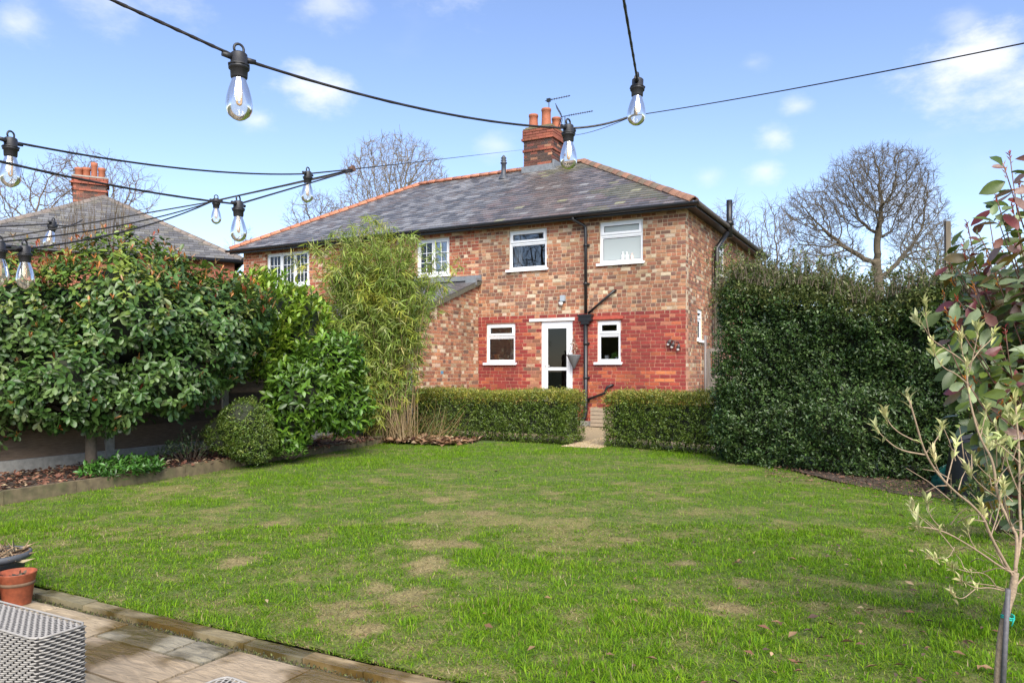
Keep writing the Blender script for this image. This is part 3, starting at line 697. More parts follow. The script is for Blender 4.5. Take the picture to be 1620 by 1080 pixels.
# outshot roof
def outshot_roof():
    z1, z0, y1, y0 = 3.56, 2.36, YW - .01, YO - .18; sl = (z1 - z0) / (y1 - y0); x0, x1 = XP - 3.3, XP + .09
    b = MB(); b.poly([(x0, y0, z0), (x1, y0, z0), (x1, y1, z1), (x0, y1, z1)]); r = b.build('outshot_roof', M_deck, nhouse)
    ang = math.atan(sl); b = MB(); n = int((y1 - y0) / math.cos(ang) / .2)
    for i in range(n):
        x = x0 + (i % 2) * .125
        while x < x1 - .06:
            xe = min(x + .25, x1); s0 = i * .2; s1 = s0 + .24; c = rnd.choice([(.10, .10, .105), (.13, .125, .125), (.09, .085, .09)])
            T = lambda u, s, w: (u, y0 + s * math.cos(ang) - w * math.sin(ang), z0 + s * math.sin(ang) + w * math.cos(ang))
            i0 = len(b.v); b.v += [T(x + .003, s0, .006), T(xe - .003, s0, .006), T(xe - .003, s0, .02), T(x + .003, s0, .02), T(x + .003, s1, .004), T(xe - .003, s1, .004)]; b.c += [c] * 6
            for f in ((0, 1, 2, 3), (3, 2, 5, 4), (0, 3, 4), (1, 5, 2)): b.f.append(tuple(i0 + t for t in f)); b.sm.append(False)
            x += .25
    b.build('slates', M_slate_a, r, 'stuff')
    M = Matrix.Translation((x1 - .02, y0, z0)) @ Matrix.Rotation(ang, 4, 'X'); b = MB(); b.box(-.012, .018, 0, (y1 - y0) / math.cos(ang), -.11, .0, M); b.build('verge_board', mat('mossy_board', (.09, .085, .06), .9, noise=.4), r)
    b = MB(); b.box(x0, x1 + .01, YW - .24, YW - .012, 3.53, 3.585); b.box(x0, x1 + .01, YW - .05, YW - .013, 3.586, 3.68); b.box(x1 - .3, x1 + .012, YW - .3, YW - .241, 3.40, 3.58); b.build('lead_flashing', M_lead, r)
outshot_roof()

# chimney ------------------------------------------------------------
def chimney(parent, x0, x1, y0, y1, z0, z1, pots, course=.0848, seed=1):
    b = MB(); b.box(x0 + .012, x1 - .012, y0 + .012, y1 - .012, z0, z1); c = b.build('chimney', mat('chimney_mortar', (.30, .20, .14), .95, noise=.3, nscale=8, coords='World'), parent)
    n = int((z1 - z0) / course); zs = z0
    for (ox, oy, rz, L) in ((x0, y0, 0, x1 - x0), (x1, y0, R_(90), y1 - y0), (x1, y1, R_(180), x1 - x0), (x0, y1, R_(270), y1 - y0)):
        for i in range(n):
            z = zs + i * course; pr = .03 if i in (n - 1, n - 2, n - 3) else (.055 if i == n - 4 else (.03 if i == n - 8 else 0))
            band = pr > 0
            u = -pr + (0 if i % 2 else -.115)
            while u < L + pr - .02:
                a, q = max(u, -pr), min(u + .22, L + pr); u += .231
                if q - a < .03: continue
                col = pick([(.27, .08, .045), (.23, .07, .042)], [1, 1]) if band else pick([(.13, .05, .035), (.28, .085, .05), (.36, .17, .10), (.075, .045, .038), (.20, .065, .045)], [4, 3, 2, 4, 3])
                o = bpy.data.objects.new('brick', BRICK); COL.objects.link(o); o.parent = c
                o.matrix_local = Matrix.Translation((ox, oy, 0)) @ Matrix.Rotation(rz, 4, 'Z') @ Matrix.Translation((a, -pr - rnd.uniform(0, .003), z)) @ Matrix.Diagonal((q - a, .03 + pr, course - MJ, 1)); o.color = (*col, 1)
    zt = zs + n * course
    b = MB(); b.box(x0 - .02, x1 + .02, y0 - .02, y1 + .02, zt, zt + .03); b.box(x0 + .03, x1 - .03, y0 + .03, y1 - .03, zt + .03, zt + .08); b.build('mortar_cap', mat('mossy_flaunching', (.16, .14, .08), .95, noise=.4, nscale=9), c)
    for (px, py, h, r) in pots:
        b = MB(); b.lathe([(r * .98, zt + .06), (r * .95, zt + .1), (r * .88, zt + h * .6), (r * .88, zt + h - .08), (r * .97, zt + h - .07), (r * .97, zt + h - .015), (r * .92, zt + h), (r * .72, zt + h), (r * .66, zt + h - .25)], 16, Matrix.Translation((px, py, 0))); b.build('chimney_pot', M_terra, c)
    return c, zt
ch, zt = chimney(house, -10.38, -9.43, 20.28, 21.15, 7.0, 8.55, [(-10.16, 20.50, .50, .15), (-9.74, 20.52, .62, .155), (-9.60, 20.95, .45, .15)])
b = MB(); b.box(-10.42, -9.40, 20.20, 20.262, 7.15, 7.40); b.box(-9.41, -9.35, 20.25, 20.75, 7.2, 7.52); b.build('lead_flashing', M_lead, house)

# two television aerials on the chimney
def aerial(name, label, base, mast, bx, tilt, n, span, grid):
    e = empty(name, base); tag(e, label, 'aerial', 'television aerials on the chimney')
    m = mat(name + '_metal', (.05, .05, .055), .5, metal=.5)
    b = MB(); b.tube([(0, 0, 0), (0, 0, mast)], .014, 6); b.build('mast', m, e)
    d = Vector((bx[0], bx[1], tilt)).normalized(); s = Vector((-d.y, d.x, 0)).normalized(); up = s.cross(d) * -1; o = Vector((0, 0, mast)) - d * .12
    b = MB(); b.tube([o, o + d * span], .012, 6); b.build('boom', m, e)
    for k in range(n):
        p = o + d * (span * (.22 + .78 * (k + .5) / n)); l = .085 - .002 * k; b = MB(); b.tube([p - s * l, p + s * l], .009, 5); b.build('element', m, e)
    if grid:
        for sg in (1, -1):
            b = MB(); g0 = o + d * .02 + up * sg * .03
            for q in range(4): t = g0 + (up * sg * .9 - d * .35).normalized() * (q * .115); b.tube([t - s * .24, t + s * .24], .008, 5)
            for q in (-.2, 0, .2): b.tube([g0 + s * q, g0 + s * q + (up * sg * .9 - d * .35).normalized() * .36], .008, 5)
            b.build('reflector', m, e)
    else:
        b = MB(); b.box(-.07, .05, -.03, .03, mast - .05, mast + .05); b.build('junction_box', M_black, e)
aerial('tv_aerial', 'thin straight aerial on a short mast above the tall middle chimney pot', (-9.76, 20.75, zt + .1), .86, (.75, .35), .16, 8, .78, False)
aerial('tv_aerial', 'television aerial with grid reflector right of the chimney pots', (-9.36, 21.05, zt - .35), .85, (.85, .3), .12, 11, .98, True)

# small fittings on the back wall
def wall_fittings():
    e = empty('security_light', (-7.36, YW, 2.86)); tag(e, 'small grey security light with white lens above the back door', 'wall light')
    b = MB(); b.box(-.06, .06, -.07, 0, .06, .20); b.build('sensor_box', mat('grey_box', (.30, .34, .37), .5), e)
    b = MB(); b.tube([(0, -.02, .03), (0, -.07, .02)], .03, 8); b.build('bracket', M_black, e)
    b = MB(); b.lathe([(.0, -.08), (.035, -.08), (.055, -.03), (.055, .0), (0, .0)], 12, Matrix.Translation((-.03, -.08, .03))); b.build('lamp_head', mat('lens_white', (.7, .7, .66), .3), e)
    e = empty('hanging_planter', (-7.02, YW - .16, 1.62)); tag(e, 'grey cone-shaped hanging planter beside the back door', 'planter')
    b = MB(); b.lathe([(0, -.32), (.02, -.31), (.165, .0), (.17, .02), (.15, .02), (.14, 0), (0, -.03)], 18); b.build('cone', mat('zinc', (.13, .135, .14), .6, noise=.3, nscale=12), e)
    for a in (0, 2.09, 4.19): b = MB(); b.tube([(.16 * math.cos(a), .16 * math.sin(a), .02), (0, 0, .42)], .005, 5); b.build('chain', mat('chain_rust', (.13, .09, .06), .6), e)
    b = MB(); b.tube([(0, 0, .42), (0, .02, .5), (0, .15, .5)], .008, 6); b.build('bracket', M_black, e)
    n = 46; d = unit(rng.normal(0, 1, (n, 3)) * [1, 1, .4] + [0, 0, .9]); pos = np.column_stack([rng.uniform(-.05, .05, n), rng.uniform(-.05, .05, n), rng.uniform(.0, .35, n)])
    leaf_mass('dry_flowers', pos, d, rng.normal(0, 1, (n, 3)), .05, .035, mixcol([(.35, .22, .14), (.2, .12, .08), (.5, .42, .32)], [1, 1, 1], n), LEAF2, M_litter, e)
    e = empty('wall_ornament', (-4.66, YW - .03, 1.82)); tag(e, 'cluster of three dark wall bells with pale clappers near the house corner', 'ornament')
    dk = mat('ornament_dark', (.06, .045, .04), .5); wh = mat('ornament_pale', (.62, .56, .52), .4)
    for (x, z, t) in ((-.11, .06, .5), (-.03, .0, .4), (.10, -.05, .2)):
        b = MB(); M = Matrix.Translation((x, -.03, z)) @ Matrix.Rotation(t, 4, 'Y'); b.lathe([(0, .09), (.02, .085), (.03, .05), (.055, .0), (.05, 0), (.0, .06)], 14, M); o = b.build('bell', dk, e)
        b = MB(); b.lathe([(0, .0), (.028, -.01), (.034, -.04), (.02, -.065), (0, -.07)], 12, M); b.build('clapper', wh, o)
    b = MB(); b.tube([(-.12, .02, .13), (.0, .0, .1), (.11, .02, .07)], .008, 6); b.build('bar', dk, e)
    # slatted timber planter at the foot of the downpipe
    e = empty('slatted_planter', (-6.02, 15.9, 0)); tag(e, 'weathered slatted timber planter standing between downpipe and right hedge', 'planter')
    ml = mat('pale_timber', (.30, .235, .165), .85, noise=.3, nscale=5, stretch=(1, 1, 8))
    for k in range(5):
        b = MB(); b.box(-.34, .34, -.20, -.17, .02 + k * .085, .095 + k * .085); b.build('slat', ml, e)
    for sx in (-1, 1):
        for k in range(5):
            b = MB(); b.box(sx * .34 - .015, sx * .34 + .015, -.168, .2, .02 + k * .085, .095 + k * .085); b.build('slat', ml, e)
    b = MB(); b.box(-.32, .32, -.16, .2, .03, .40); b.build('soil', M_soil, e)
    b = MB(); b.box(-7.1, -6.4, YW - .5, YW - .29, .0, .10); tag(b.build('gully_kerb', M_conc), 'short pale concrete kerb at the foot of the downpipe', 'kerb')
wall_fittings()

# wooden side gate between the house corner and the tall hedge
def side_gate():
    e = empty('side_gate', (-4.3, 18.2, 0)); tag(e, 'grey weathered close-boarded side gate between house corner and tall hedge', 'gate')
    m = mat('grey_timber', (.17, .145, .125), .9, noise=.35, nscale=5, stretch=(1, 1, .15), coords='World')
    for k in range(14):
        b = MB(); b.box(.02 + k * .125, .135 + k * .125, -.01 + (k % 2) * .006, .012 + (k % 2) * .006, .05, 1.15 + rnd.uniform(-.01, .01)); b.build('board', m, e)
    for z in (.3, .95): b = MB(); b.box(0.0, 1.75, .02, .06, z, z + .09); b.build('rail', m, e)
    b = MB(); b.box(-.06, 1.8, -.02, .05, 1.72, 1.80); b.box(-.06, .012, -.03, .06, .0, 1.72); b.build('gate_frame', m, e)
side_gate()

# ------------------------------------------------------------------ left boundary: fence, bed, edging
FX = -9.1
def fence():
    e = empty('timber_fence', (FX, 6, 0)); tag(e, 'dark timber panel fence with concrete posts behind the left-hand shrubs', 'fence')
    posts = [.6, 2.44, 4.27, 6.08, 7.91, 9.74, 11.58, 12.62]
    for y in posts:
        b = MB(); b.box(-.05, .055, y - 6.055, y - 5.945, 0, 1.72); b.box(-.03, .035, y - 6.03, y - 5.97, 1.72, 1.74); b.build('post', M_conc, e)
    for a, c in zip(posts, posts[1:]):
        y0, y1 = a - 6 + .057, c - 6 - .057
        b = MB(); b.box(-.025, .03, y0, y1, .0, .25); b.build('gravel_board', M_conc, e)
        z = .255; k = 0
        while z < 1.66:
            h = rnd.uniform(.13, .155); b = MB()
            p = 6; zz = [z + h + .012 + rnd.uniform(-.008, .012) for _ in range(p + 1)]
            for q in range(p):
                ya = y0 + (y1 - y0) * q / p; yb = y0 + (y1 - y0) * (q + 1) / p
                x0 = .034; x1 = .006
                i0 = len(b.v); b.v += [(x0, ya, z), (x0, yb, z), (x1, yb, zz[q + 1]), (x1, ya, zz[q]), (x0 - .012, ya, z), (x0 - .012, yb, z), (x1 - .012, yb, zz[q + 1]), (x1 - .012, ya, zz[q])]; b.c += [None] * 8
                for f in ((0, 1, 2, 3), (5, 4, 7, 6), (3, 2, 6, 7), (4, 5, 1, 0)): b.f.append(tuple(i0 + t for t in f)); b.sm.append(False)
            o_ = b.build('board', M_wood, e); kk = rnd.uniform(.7, 1.5); o_.color = (.105 * kk, .074 * kk, .050 * kk, 1); z += h; k += 1
        b = MB(); b.box(-.02, .035, y0, y1, z + .012, z + .05); b.build('capping_rail', M_wood, e).color = (.09, .065, .045, 1)
fence()
EDGE = [(-7.62, 2.66), (-7.66, 4.05), (-7.74, 5.5), (-7.80, 6.84), (-7.92, 8.2), (-8.02, 9.4), (-8.16, 10.55)]
def edging():
    e = empty('border_edging', (EDGE[0][0], EDGE[0][1], 0)); tag(e, 'low timber edging boards between lawn and left flower bed', 'edging')
    ox, oy = EDGE[0]
    for k, (a, c) in enumerate(zip(EDGE, EDGE[1:])):
        a, c = Vector((a[0] - ox, a[1] - oy, 0)), Vector((c[0] - ox, c[1] - oy, 0)); d = c - a; n = max(1, round(d.length / .7))
        for j in range(n):
            p, q = a + d * (j / n), a + d * ((j + 1) / n); L = (q - p).length - .006
            M = Matrix.Translation(p) @ Matrix.Rotation(math.atan2(d.y, d.x) + rnd.uniform(-.01, .01), 4, 'Z')
            b = MB(); b.box(0, L, -.03, .03, -.05, .125 + rnd.uniform(-.008, .012), M); b.build('edging_board', M_wood_edge, e)
edging()
def soil_bed():
    nx, ny = 10, 60; vs_ = []; f = []
    for j in range(ny):
        y = 2.66 + (10.55 - 2.66) * j / (ny - 1); xe = np.interp(y, [p[1] for p in EDGE], [p[0] for p in EDGE]) - .03
        for i in range(nx): x = xe + (FX + .04 - xe) * i / (nx - 1); vs_.append((x, y, .085 + .07 * fbm(np.array([[x * 2.2, y * 2.2]]), 3)[0] - .02))
    for j in range(ny - 1):
        for i in range(nx - 1): a = j * nx + i; f.append((a, a + nx, a + nx + 1, a + 1))
    me = big_mesh('flower_bed', np.array(vs_), np.array(f), M_soil, None, True); tag(link('flower_bed', me), kind='structure')
    b = MB(); b.quad((FX + .04, 10.5, .06), (-6.9, 10.9, .022), (-6.9, 11.9, .022), (FX + .04, 12.5, .06)); tag(b.build('bed_soil_end', M_soil), kind='structure')
    b = MB(); pts = [ground(1250, 742, .012), ground(1330, 762, .012), ground(1430, 782, .012), ground(1510, 790, .012), ground(1640, 770, .012), ground(1620, 740, .012), ground(1400, 735, .012)]; b.poly(pts); tag(b.build('hedge_soil', M_soil), kind='structure')
soil_bed()
def litter(name, label, n, sampler, zfn, pal, w, size=(.03, .07), up=.5):
    pos = sampler(n); a = rng.uniform(0, 6.28, n); d = np.column_stack([np.cos(a), np.sin(a), rng.normal(.12, up * .5, n)]); nr = np.column_stack([rng.normal(0, up, n), rng.normal(0, up, n), np.ones(n)])
    L = rng.uniform(*size, n); o = leaf_mass(name, np.column_stack([pos, zfn(pos) + .012]), d, nr, L, L * rng.uniform(.25, .6, n), mixcol(pal, w, n), LEAF2, M_litter); tag(o, label, 'leaf litter', kind='stuff')
BR = [(.13, .05, .028), (.19, .09, .05), (.08, .038, .025), (.27, .17, .095), (.34, .25, .15)]
litter('leaf_litter', 'brown fallen leaves and bark on the left flower bed', 3600, lambda n: np.column_stack([rng.uniform(-9.0, -7.72, n), rng.uniform(3.2, 10.2, n)]), lambda p: np.full(len(p), .115), BR, [5, 4, 3, 1.5, .6], (.03, .09))
def s2(n):
    t = rng.uniform(0, 1, n); return np.column_stack([-8.9 + 2.1 * t, 10.35 + .9 * rng.uniform(0, 1, n) + .3 * t])
litter('leaf_litter', 'dry canes and brown leaves heaped at the foot of the bamboo', 1500, s2, lambda p: .012 + .03 * np.clip((-6.9 - p[:, 0]) / 1.6, 0, 1) + rng.uniform(0, .03, len(p)), [(.19, .10, .05), (.28, .17, .09), (.12, .06, .04), (.38, .28, .17)], [4, 3, 3, 1.2], (.05, .2))
def s3(n):
    u = rng.uniform(1210, 1530, n); v = 745 + (u - 1210) * .1 + rng.normal(0, 9, n); return np.array([tuple(ground(a, c))[:2] for a, c in zip(u, v)])
litter('leaf_litter', 'brown leaf litter along the foot of the tall dark hedge', 1300, s3, lambda p: np.full(len(p), .012), [(.12, .06, .035), (.18, .10, .06), (.08, .05, .033)], [4, 3, 3], (.02, .05))

# ------------------------------------------------------------------ patio
def patio():
    sheet('patio_bed', -9, 6, -6, 2.61, -.03, mat('jointing_sand', (.085, .075, .045), .95, noise=.4, nscale=20, coords='World'))
    e = empty('patio', (-3, 1.5, 0)); tag(e, kind='structure'); ox, oy = -3, 1.5
    stone = [(.28, .215, .135), (.31, .24, .15), (.21, .185, .13), (.28, .215, .14), (.34, .265, .165)]
    m = bpy.data.materials.new('sandstone'); m.use_nodes = True; N = m.node_tree.nodes; L = m.node_tree.links; b_ = N['Principled BSDF']
    ob = N.new('ShaderNodeObjectInfo'); g = N.new('ShaderNodeNewGeometry')
    mp = N.new('ShaderNodeMapping'); mp.inputs['Scale'].default_value = (2.2, 9, 2); mp.inputs['Rotation'].default_value = (0, 0, .25); L.new(g.outputs['Position'], mp.inputs[0])
    t = N.new('ShaderNodeTexNoise'); t.inputs['Scale'].default_value = 3.5; t.inputs['Detail'].default_value = 8; t.inputs['Distortion'].default_value = 1.2; L.new(mp.outputs[0], t.inputs['Vector'])
    wet = N.new('ShaderNodeTexNoise'); wet.inputs['Scale'].default_value = 2.6; wet.inputs['Detail'].default_value = 3; L.new(g.outputs['Position'], wet.inputs['Vector'])
    wr = node('ShaderNodeMapRange', N, interpolation_type='SMOOTHSTEP'); wr.inputs[1].default_value = .46; wr.inputs[2].default_value = .60; L.new(wet.outputs[0], wr.inputs[0])
    mr = N.new('ShaderNodeMapRange'); mr.inputs[1].default_value = .25; mr.inputs[2].default_value = .75; mr.inputs[3].default_value = .72; mr.inputs[4].default_value = 1.3; L.new(t.outputs[0], mr.inputs[0])
    mx = node('ShaderNodeMix', N, data_type='RGBA', blend_type='MULTIPLY'); mx.inputs['Factor'].default_value = 1; L.new(ob.outputs['Color'], mx.inputs['A']); L.new(mr.outputs[0], mx.inputs['B'])
    m2 = node('ShaderNodeMix', N, data_type='RGBA', blend_type='MULTIPLY'); m2.inputs['B'].default_value = (.42, .36, .20, 1); L.new(wr.outputs[0], m2.inputs['Factor']); L.new(mx.outputs['Result'], m2.inputs['A']); L.new(m2.outputs['Result'], b_.inputs['Base Color'])
    rr = N.new('ShaderNodeMapRange'); rr.inputs[3].default_value = .7; rr.inputs[4].default_value = .2; L.new(wr.outputs[0], rr.inputs[0]); L.new(rr.outputs[0], b_.inputs['Roughness'])
    bp = N.new('ShaderNodeBump'); bp.inputs['Strength'].default_value = .55; bp.inputs['Distance'].default_value = .02; L.new(t.outputs[0], bp.inputs['Height']); L.new(bp.outputs[0], b_.inputs['Normal'])
    slabs = [(-4.9, -4.42, 2.2, 2.46), (-4.42, -4.08, 2.2, 2.46), (-4.08, -3.50, 2.19, 2.46), (-3.50, -3.0, 2.27, 2.46), (-3.0, -2.74, 2.27, 2.46), (-2.74, -2.28, 1.98, 2.46), (-2.28, -1.8, 2.2, 2.46), (-1.8, -1.3, 2.0, 2.46),
             (-3.50, -2.74, 1.98, 2.27), (-4.08, -3.50, 1.98, 2.19), (-4.9, -4.08, 1.7, 2.2), (-2.28, -1.8, 1.7, 2.2), (-4.08, -3.3, 1.55, 1.98), (-3.3, -2.74, 1.6, 1.98), (-2.74, -2.28, 1.55, 1.98)]
    y = 1.5
    for r_ in range(8):
        x = -5.2 + (r_ % 2) * .2
        while x < 2.5: w = rnd.choice([.3, .5, .6]); slabs.append((x, x + w, y - .48, y - .0)); x += w
        y -= .48
    for (x0, x1, y0, y1) in slabs:
        j = .008; nx, ny = 10, 8; b = MB(); zt_ = rnd.uniform(-.003, .003); sd = rnd.randrange(1000)
        xs = np.linspace(x0 + j, x1 - j, nx); ys = np.linspace(y0 + j, y1 - j, ny); X, Y = np.meshgrid(xs, ys); P = np.column_stack([X.ravel(), Y.ravel()])
        rv = fbm(P * [5, 14], sd); Z = zt_ + .004 * (rv - .5) + np.where(rv > .56, .004, 0) ; ed = (np.minimum.reduce([P[:, 0] - xs[0], xs[-1] - P[:, 0], P[:, 1] - ys[0], ys[-1] - P[:, 1]]) < 1e-6); Z = np.where(ed, zt_ - .006, Z)
        P = P + np.where(ed[:, None], rng.normal(0, .0025, P.shape), 0)
        b.v = [(p[0] - ox, p[1] - oy, z) for p, z in zip(P, Z)]; b.c = [None] * len(b.v)
        for q in range(ny - 1):
            for i in range(nx - 1): a = q * nx + i; b.f.append((a, a + 1, a + nx + 1, a + nx)); b.sm.append(False)
        rim = [i for i in range(nx)] + [q * nx + nx - 1 for q in range(1, ny)] + [(ny - 1) * nx + i for i in range(nx - 2, -1, -1)] + [q * nx for q in range(ny - 2, 0, -1)]
        k0 = len(b.v); b.v += [(b.v[i][0], b.v[i][1], -.03) for i in rim]; b.c += [None] * len(rim)
        for i in range(len(rim)): a, c = rim[i], rim[(i + 1) % len(rim)]; b.f.append((a, k0 + i, k0 + (i + 1) % len(rim), c)); b.sm.append(False)
        o = b.build('flagstone', m, e); c = rnd.choice(stone); k = rnd.uniform(.85, 1.12); o.color = (c[0] * k, c[1] * k, c[2] * k, 1)
    x = -7.6
    while x < 3:
        w = rnd.uniform(.32, .55); b = MB(); b.box(x + .003 - ox, x + w - .003 - ox, 2.508 - oy, 2.592 - oy + rnd.uniform(-.006, .006), -.03, .004 + rnd.uniform(-.003, .004)); o = b.build('kerb_stone', m, e)
        c = rnd.choice([(.24, .18, .09), (.20, .16, .085), (.27, .20, .105), (.17, .145, .08)]); o.color = (*c, 1); x += w
    n = 1500; p = np.column_stack([rng.uniform(-4.8, -1.2, n), rng.uniform(2.462, 2.504, n), np.full(n, -.02)]); d = unit(rng.normal(0, 1, (n, 3)) + [0, 0, 1])
    o = leaf_mass('joint_moss', p, d, rng.normal(0, 1, (n, 3)), rng.uniform(.006, .02, n), .008, mixcol([(.07, .085, .02), (.05, .045, .025), (.11, .11, .03)], [2, 3, 1], n), LEAF2, M_litter); tag(o, 'dark moss in the joint between patio flags and kerb stones', 'moss', kind='stuff')
patio()

# woven rattan pieces
M_rat = mat('rattan_light', (.28, .262, .235), .55, noise=.15, nscale=30); M_rat_d = mat('rattan_dark', (.035, .032, .03), .7)
def rattan(name, label, loc, rz, sx, sy, h, row=.0105, st=.017):
    e = empty(name, loc, rz); tag(e, label, 'rattan seat', 'rattan garden furniture')
    b = MB(); b.box(-sx / 2 + .008, sx / 2 - .008, -sy / 2 + .008, sy / 2 - .008, .03, h - .008); b.build('inner_shell', M_rat_d, e)
    cr = .03; pts = []
    def per(t):   # rounded rectangle perimeter
        a, c = sx - 2 * cr, sy - 2 * cr; q = math.pi * cr / 2; segs = [a, q, c, q, a, q, c, q]; i = 0
        while t > segs[i]: t -= segs[i]; i = (i + 1) % 8
        if i == 0: return (-a / 2 + t, -sy / 2, 0, -1)
        if i == 2: return (sx / 2, -c / 2 + t, 1, 0)
        if i == 4: return (a / 2 - t, sy / 2, 0, 1)
        if i == 6: return (-sx / 2, c / 2 - t, -1, 0)
        k = (i - 1) // 2; cx, cy = [(a / 2, -c / 2), (a / 2, c / 2), (-a / 2, c / 2), (-a / 2, -c / 2)][k]; th = -math.pi / 2 + k * math.pi / 2 + t / cr
        return (cx + cr * math.cos(th), cy + cr * math.sin(th), math.cos(th), math.sin(th))
    P = 2 * (sx + sy - 4 * cr) + 2 * math.pi * cr; m = int(P / st / 2) * 2 * 3; b = MB(); nrow = int((h - .03) / row)
    for r in range(nrow):
        z = .03 + r * row; i0 = len(b.v)
        for k in range(m):
            x, y, nx_, ny_ = per(P * k / m * .99999); o = .0055 * math.cos(math.pi * k / 3 + (r % 2) * math.pi)
            for dz, do in ((row * .15, -.0015), (.42 * row, .0012), (row * .68, -.0015)): b.v.append((x + nx_ * (o + do), y + ny_ * (o + do), z + dz)); b.c.append(None)
        for k in range(m):
            a = i0 + k * 3; c = i0 + ((k + 1) % m) * 3
            for j in (0, 1): b.f.append((a + j, c + j, c + j + 1, a + j + 1)); b.sm.append(True)
    b.build('woven_sides', M_rat, e, 'stuff')
    b = MB(); nr = int((sy - .01) / row); mm = int((sx - .01) / st) * 3
    for r in range(nr):
        y = -sy / 2 + .005 + r * row; i0 = len(b.v)
        jit = rnd.uniform(-.0008, .0008)
        for k in range(mm + 1):
            x = -sx / 2 + .005 + (sx - .01) * k / mm; o = .0030 * math.cos(math.pi * k / 3 + (r % 2) * math.pi) + rnd.uniform(-.0004, .0004)
            for dy, do in ((row * .10, -.0015), (.42 * row, .0012), (row * .72, -.0015)): b.v.append((x, y + dy * (.82 + .25 * math.cos(math.pi * k / 3 + (r % 2) * math.pi)) + jit, h + o + do)); b.c.append(None)
        for k in range(mm):
            a = i0 + k * 3
            for j in (0, 1): b.f.append((a + j, a + 3 + j, a + 4 + j, a + 1 + j)); b.sm.append(True)
    b.build('woven_top', M_rat, e, 'stuff')
    b = MB(); z = h + .003
    loop = [(per(P * k / 60 * .9999)) for k in range(61)]; b.tube([(p[0] * .996, p[1] * .996, z - .003) for p in loop], .0042, 6); b.build('edge_braid', M_rat, e)
rattan('rattan_bench', 'grey and white woven rattan seat block cut off at the lower left', (-2.97, 1.525, 0), 0, .90, .175, .40)
pc = at(372, 1067, 2.45)
rattan('rattan_stool', 'corner of a pale woven rattan stool just rising over the bottom edge', (pc.x + .155, pc.y - .24, 0), R_(28 + 45 + 10), .40, .40, pc.z)

def pots():
    def pot(label, loc, s, m, soil=True):
        e = empty('plant_pot', loc); tag(e, label, 'plant pot', 'pots at the patio edge')
        b = MB(); b.lathe([(0, 0), (.070 * s, 0), (.073 * s, .006 * s), (.090 * s, .135 * s), (.092 * s, .137 * s), (.102 * s, .185 * s), (.104 * s, .19 * s), (.097 * s, .19 * s), (.086 * s, .15 * s), (.0, .15 * s)], 28); b.build('pot_body', m, e)
        b = MB(); b.lathe([(.0895 * s, .118 * s), (.0925 * s, .1185 * s), (.0945 * s, .1365 * s), (.0915 * s, .137 * s)], 28); b.build('dirt_band', mat('pot_dirt', (.14, .085, .05), .9, noise=.3), e)
        b = MB(); b.lathe([(.086 * s, .155 * s), (.05 * s, .163 * s), (0, .158 * s)], 16); b.build('compost', M_soil, e)
        n = 26; a = rng.uniform(0, 6.28, n); r = rng.uniform(0, .07 * s, n); d = unit(rng.normal(0, 1, (n, 3)) * [1, 1, .4] + [0, 0, .3])
        leaf_mass('debris', np.column_stack([r * np.cos(a), r * np.sin(a), np.full(n, .16 * s)]), d, rng.normal(0, 1, (n, 3)), .03, .018, mixcol([(.02, .02, .014), (.06, .06, .03), (.12, .08, .05)], [3, 1, 1], n), LEAF2, M_litter, e)
    pt = mat('orange_plastic', (.25, .062, .026), .6, noise=.35, nscale=14)
    pot('orange-brown plastic plant pot with dark soil at the kerb', tuple(ground(27, 955)), .93, pt)
    pot('second orange-brown pot mostly cut off by the left edge', tuple(ground(-34, 964)), .95, pt)
    g = ground(-12, 940); e = empty('trough_planter', tuple(g)); tag(e, 'dark grey plastic planter holding dry brown stems behind the orange pots', 'planter')
    dk = mat('grey_trough', (.075, .08, .088), .55, noise=.2, nscale=15)
    b = MB(); b.lathe([(0, 0), (.13, 0), (.165, .20), (.19, .205), (.193, .235), (.178, .238), (.16, .19), (0, .19)], 24); b.build('body', dk, e)
    n = 160; a = rng.uniform(0, 6.28, n); r = .15 * np.sqrt(rng.uniform(0, 1, n)); d = unit(rng.normal(0, 1, (n, 3)) * [1, 1, .35] + [0, 0, .2])
    leaf_mass('dry_stems', np.column_stack([r * np.cos(a), r * np.sin(a), rng.uniform(.2, .24, n)]), d, rng.normal(0, 1, (n, 3)), rng.uniform(.05, .14, n), .006, mixcol([(.34, .25, .15), (.22, .14, .08), (.15, .1, .06)], [2, 2, 1], n), LEAF2, M_litter, e)
pots()

# ------------------------------------------------------------------ grass
BARE = [(760, 812, .20), (690, 792, .22), (700, 858, .26), (650, 942, .22), (545, 968, .22), (676, 890, .24), (735, 860, .18), (890, 780, .13), (988, 850, .14), (585, 1000, .18), (1190, 920, .20), (1150, 965, .18), (430, 830, .16), (1300, 960, .16), (380, 892, .15), (1080, 890, .16), (600, 925, .16)]
LUSH = [(770, 970, .22), (860, 1000, .28), (1010, 990, .35), (1000, 1060, .4), (760, 880, .25), (860, 890, .3), (1280, 890, .16), (1480, 900, .5), (1420, 820, .35), (1550, 1000, .5), (980, 1070, .4), (100, 820, .5), (250, 800, .5), (450, 760, .6), (1210, 850, .25), (1320, 840, .22), (1180, 1020, .25), (700, 720, .7), (880, 715, .6), (1060, 720, .6), (560, 735, .6)]
def lawn_mask(p):
    xe = np.interp(p[:, 1], [q[1] for q in EDGE], [q[0] for q in EDGE])
    front = np.where(p[:, 0] < -5.12, 11.75, np.where(p[:, 0] < -4.5, 11.42, 11.65))
    front = np.where(p[:, 0] > -2.3, 10.4 - (p[:, 0] + 2.05) * .38, front)
    return (p[:, 1] > 2.60) & (p[:, 0] > xe + .03) & (p[:, 1] < front + .1) & (p[:, 0] < 6) & ~((p[:, 1] > 10.6) & (p[:, 0] < -7.2 + (p[:, 1] - 10.6) * .9))
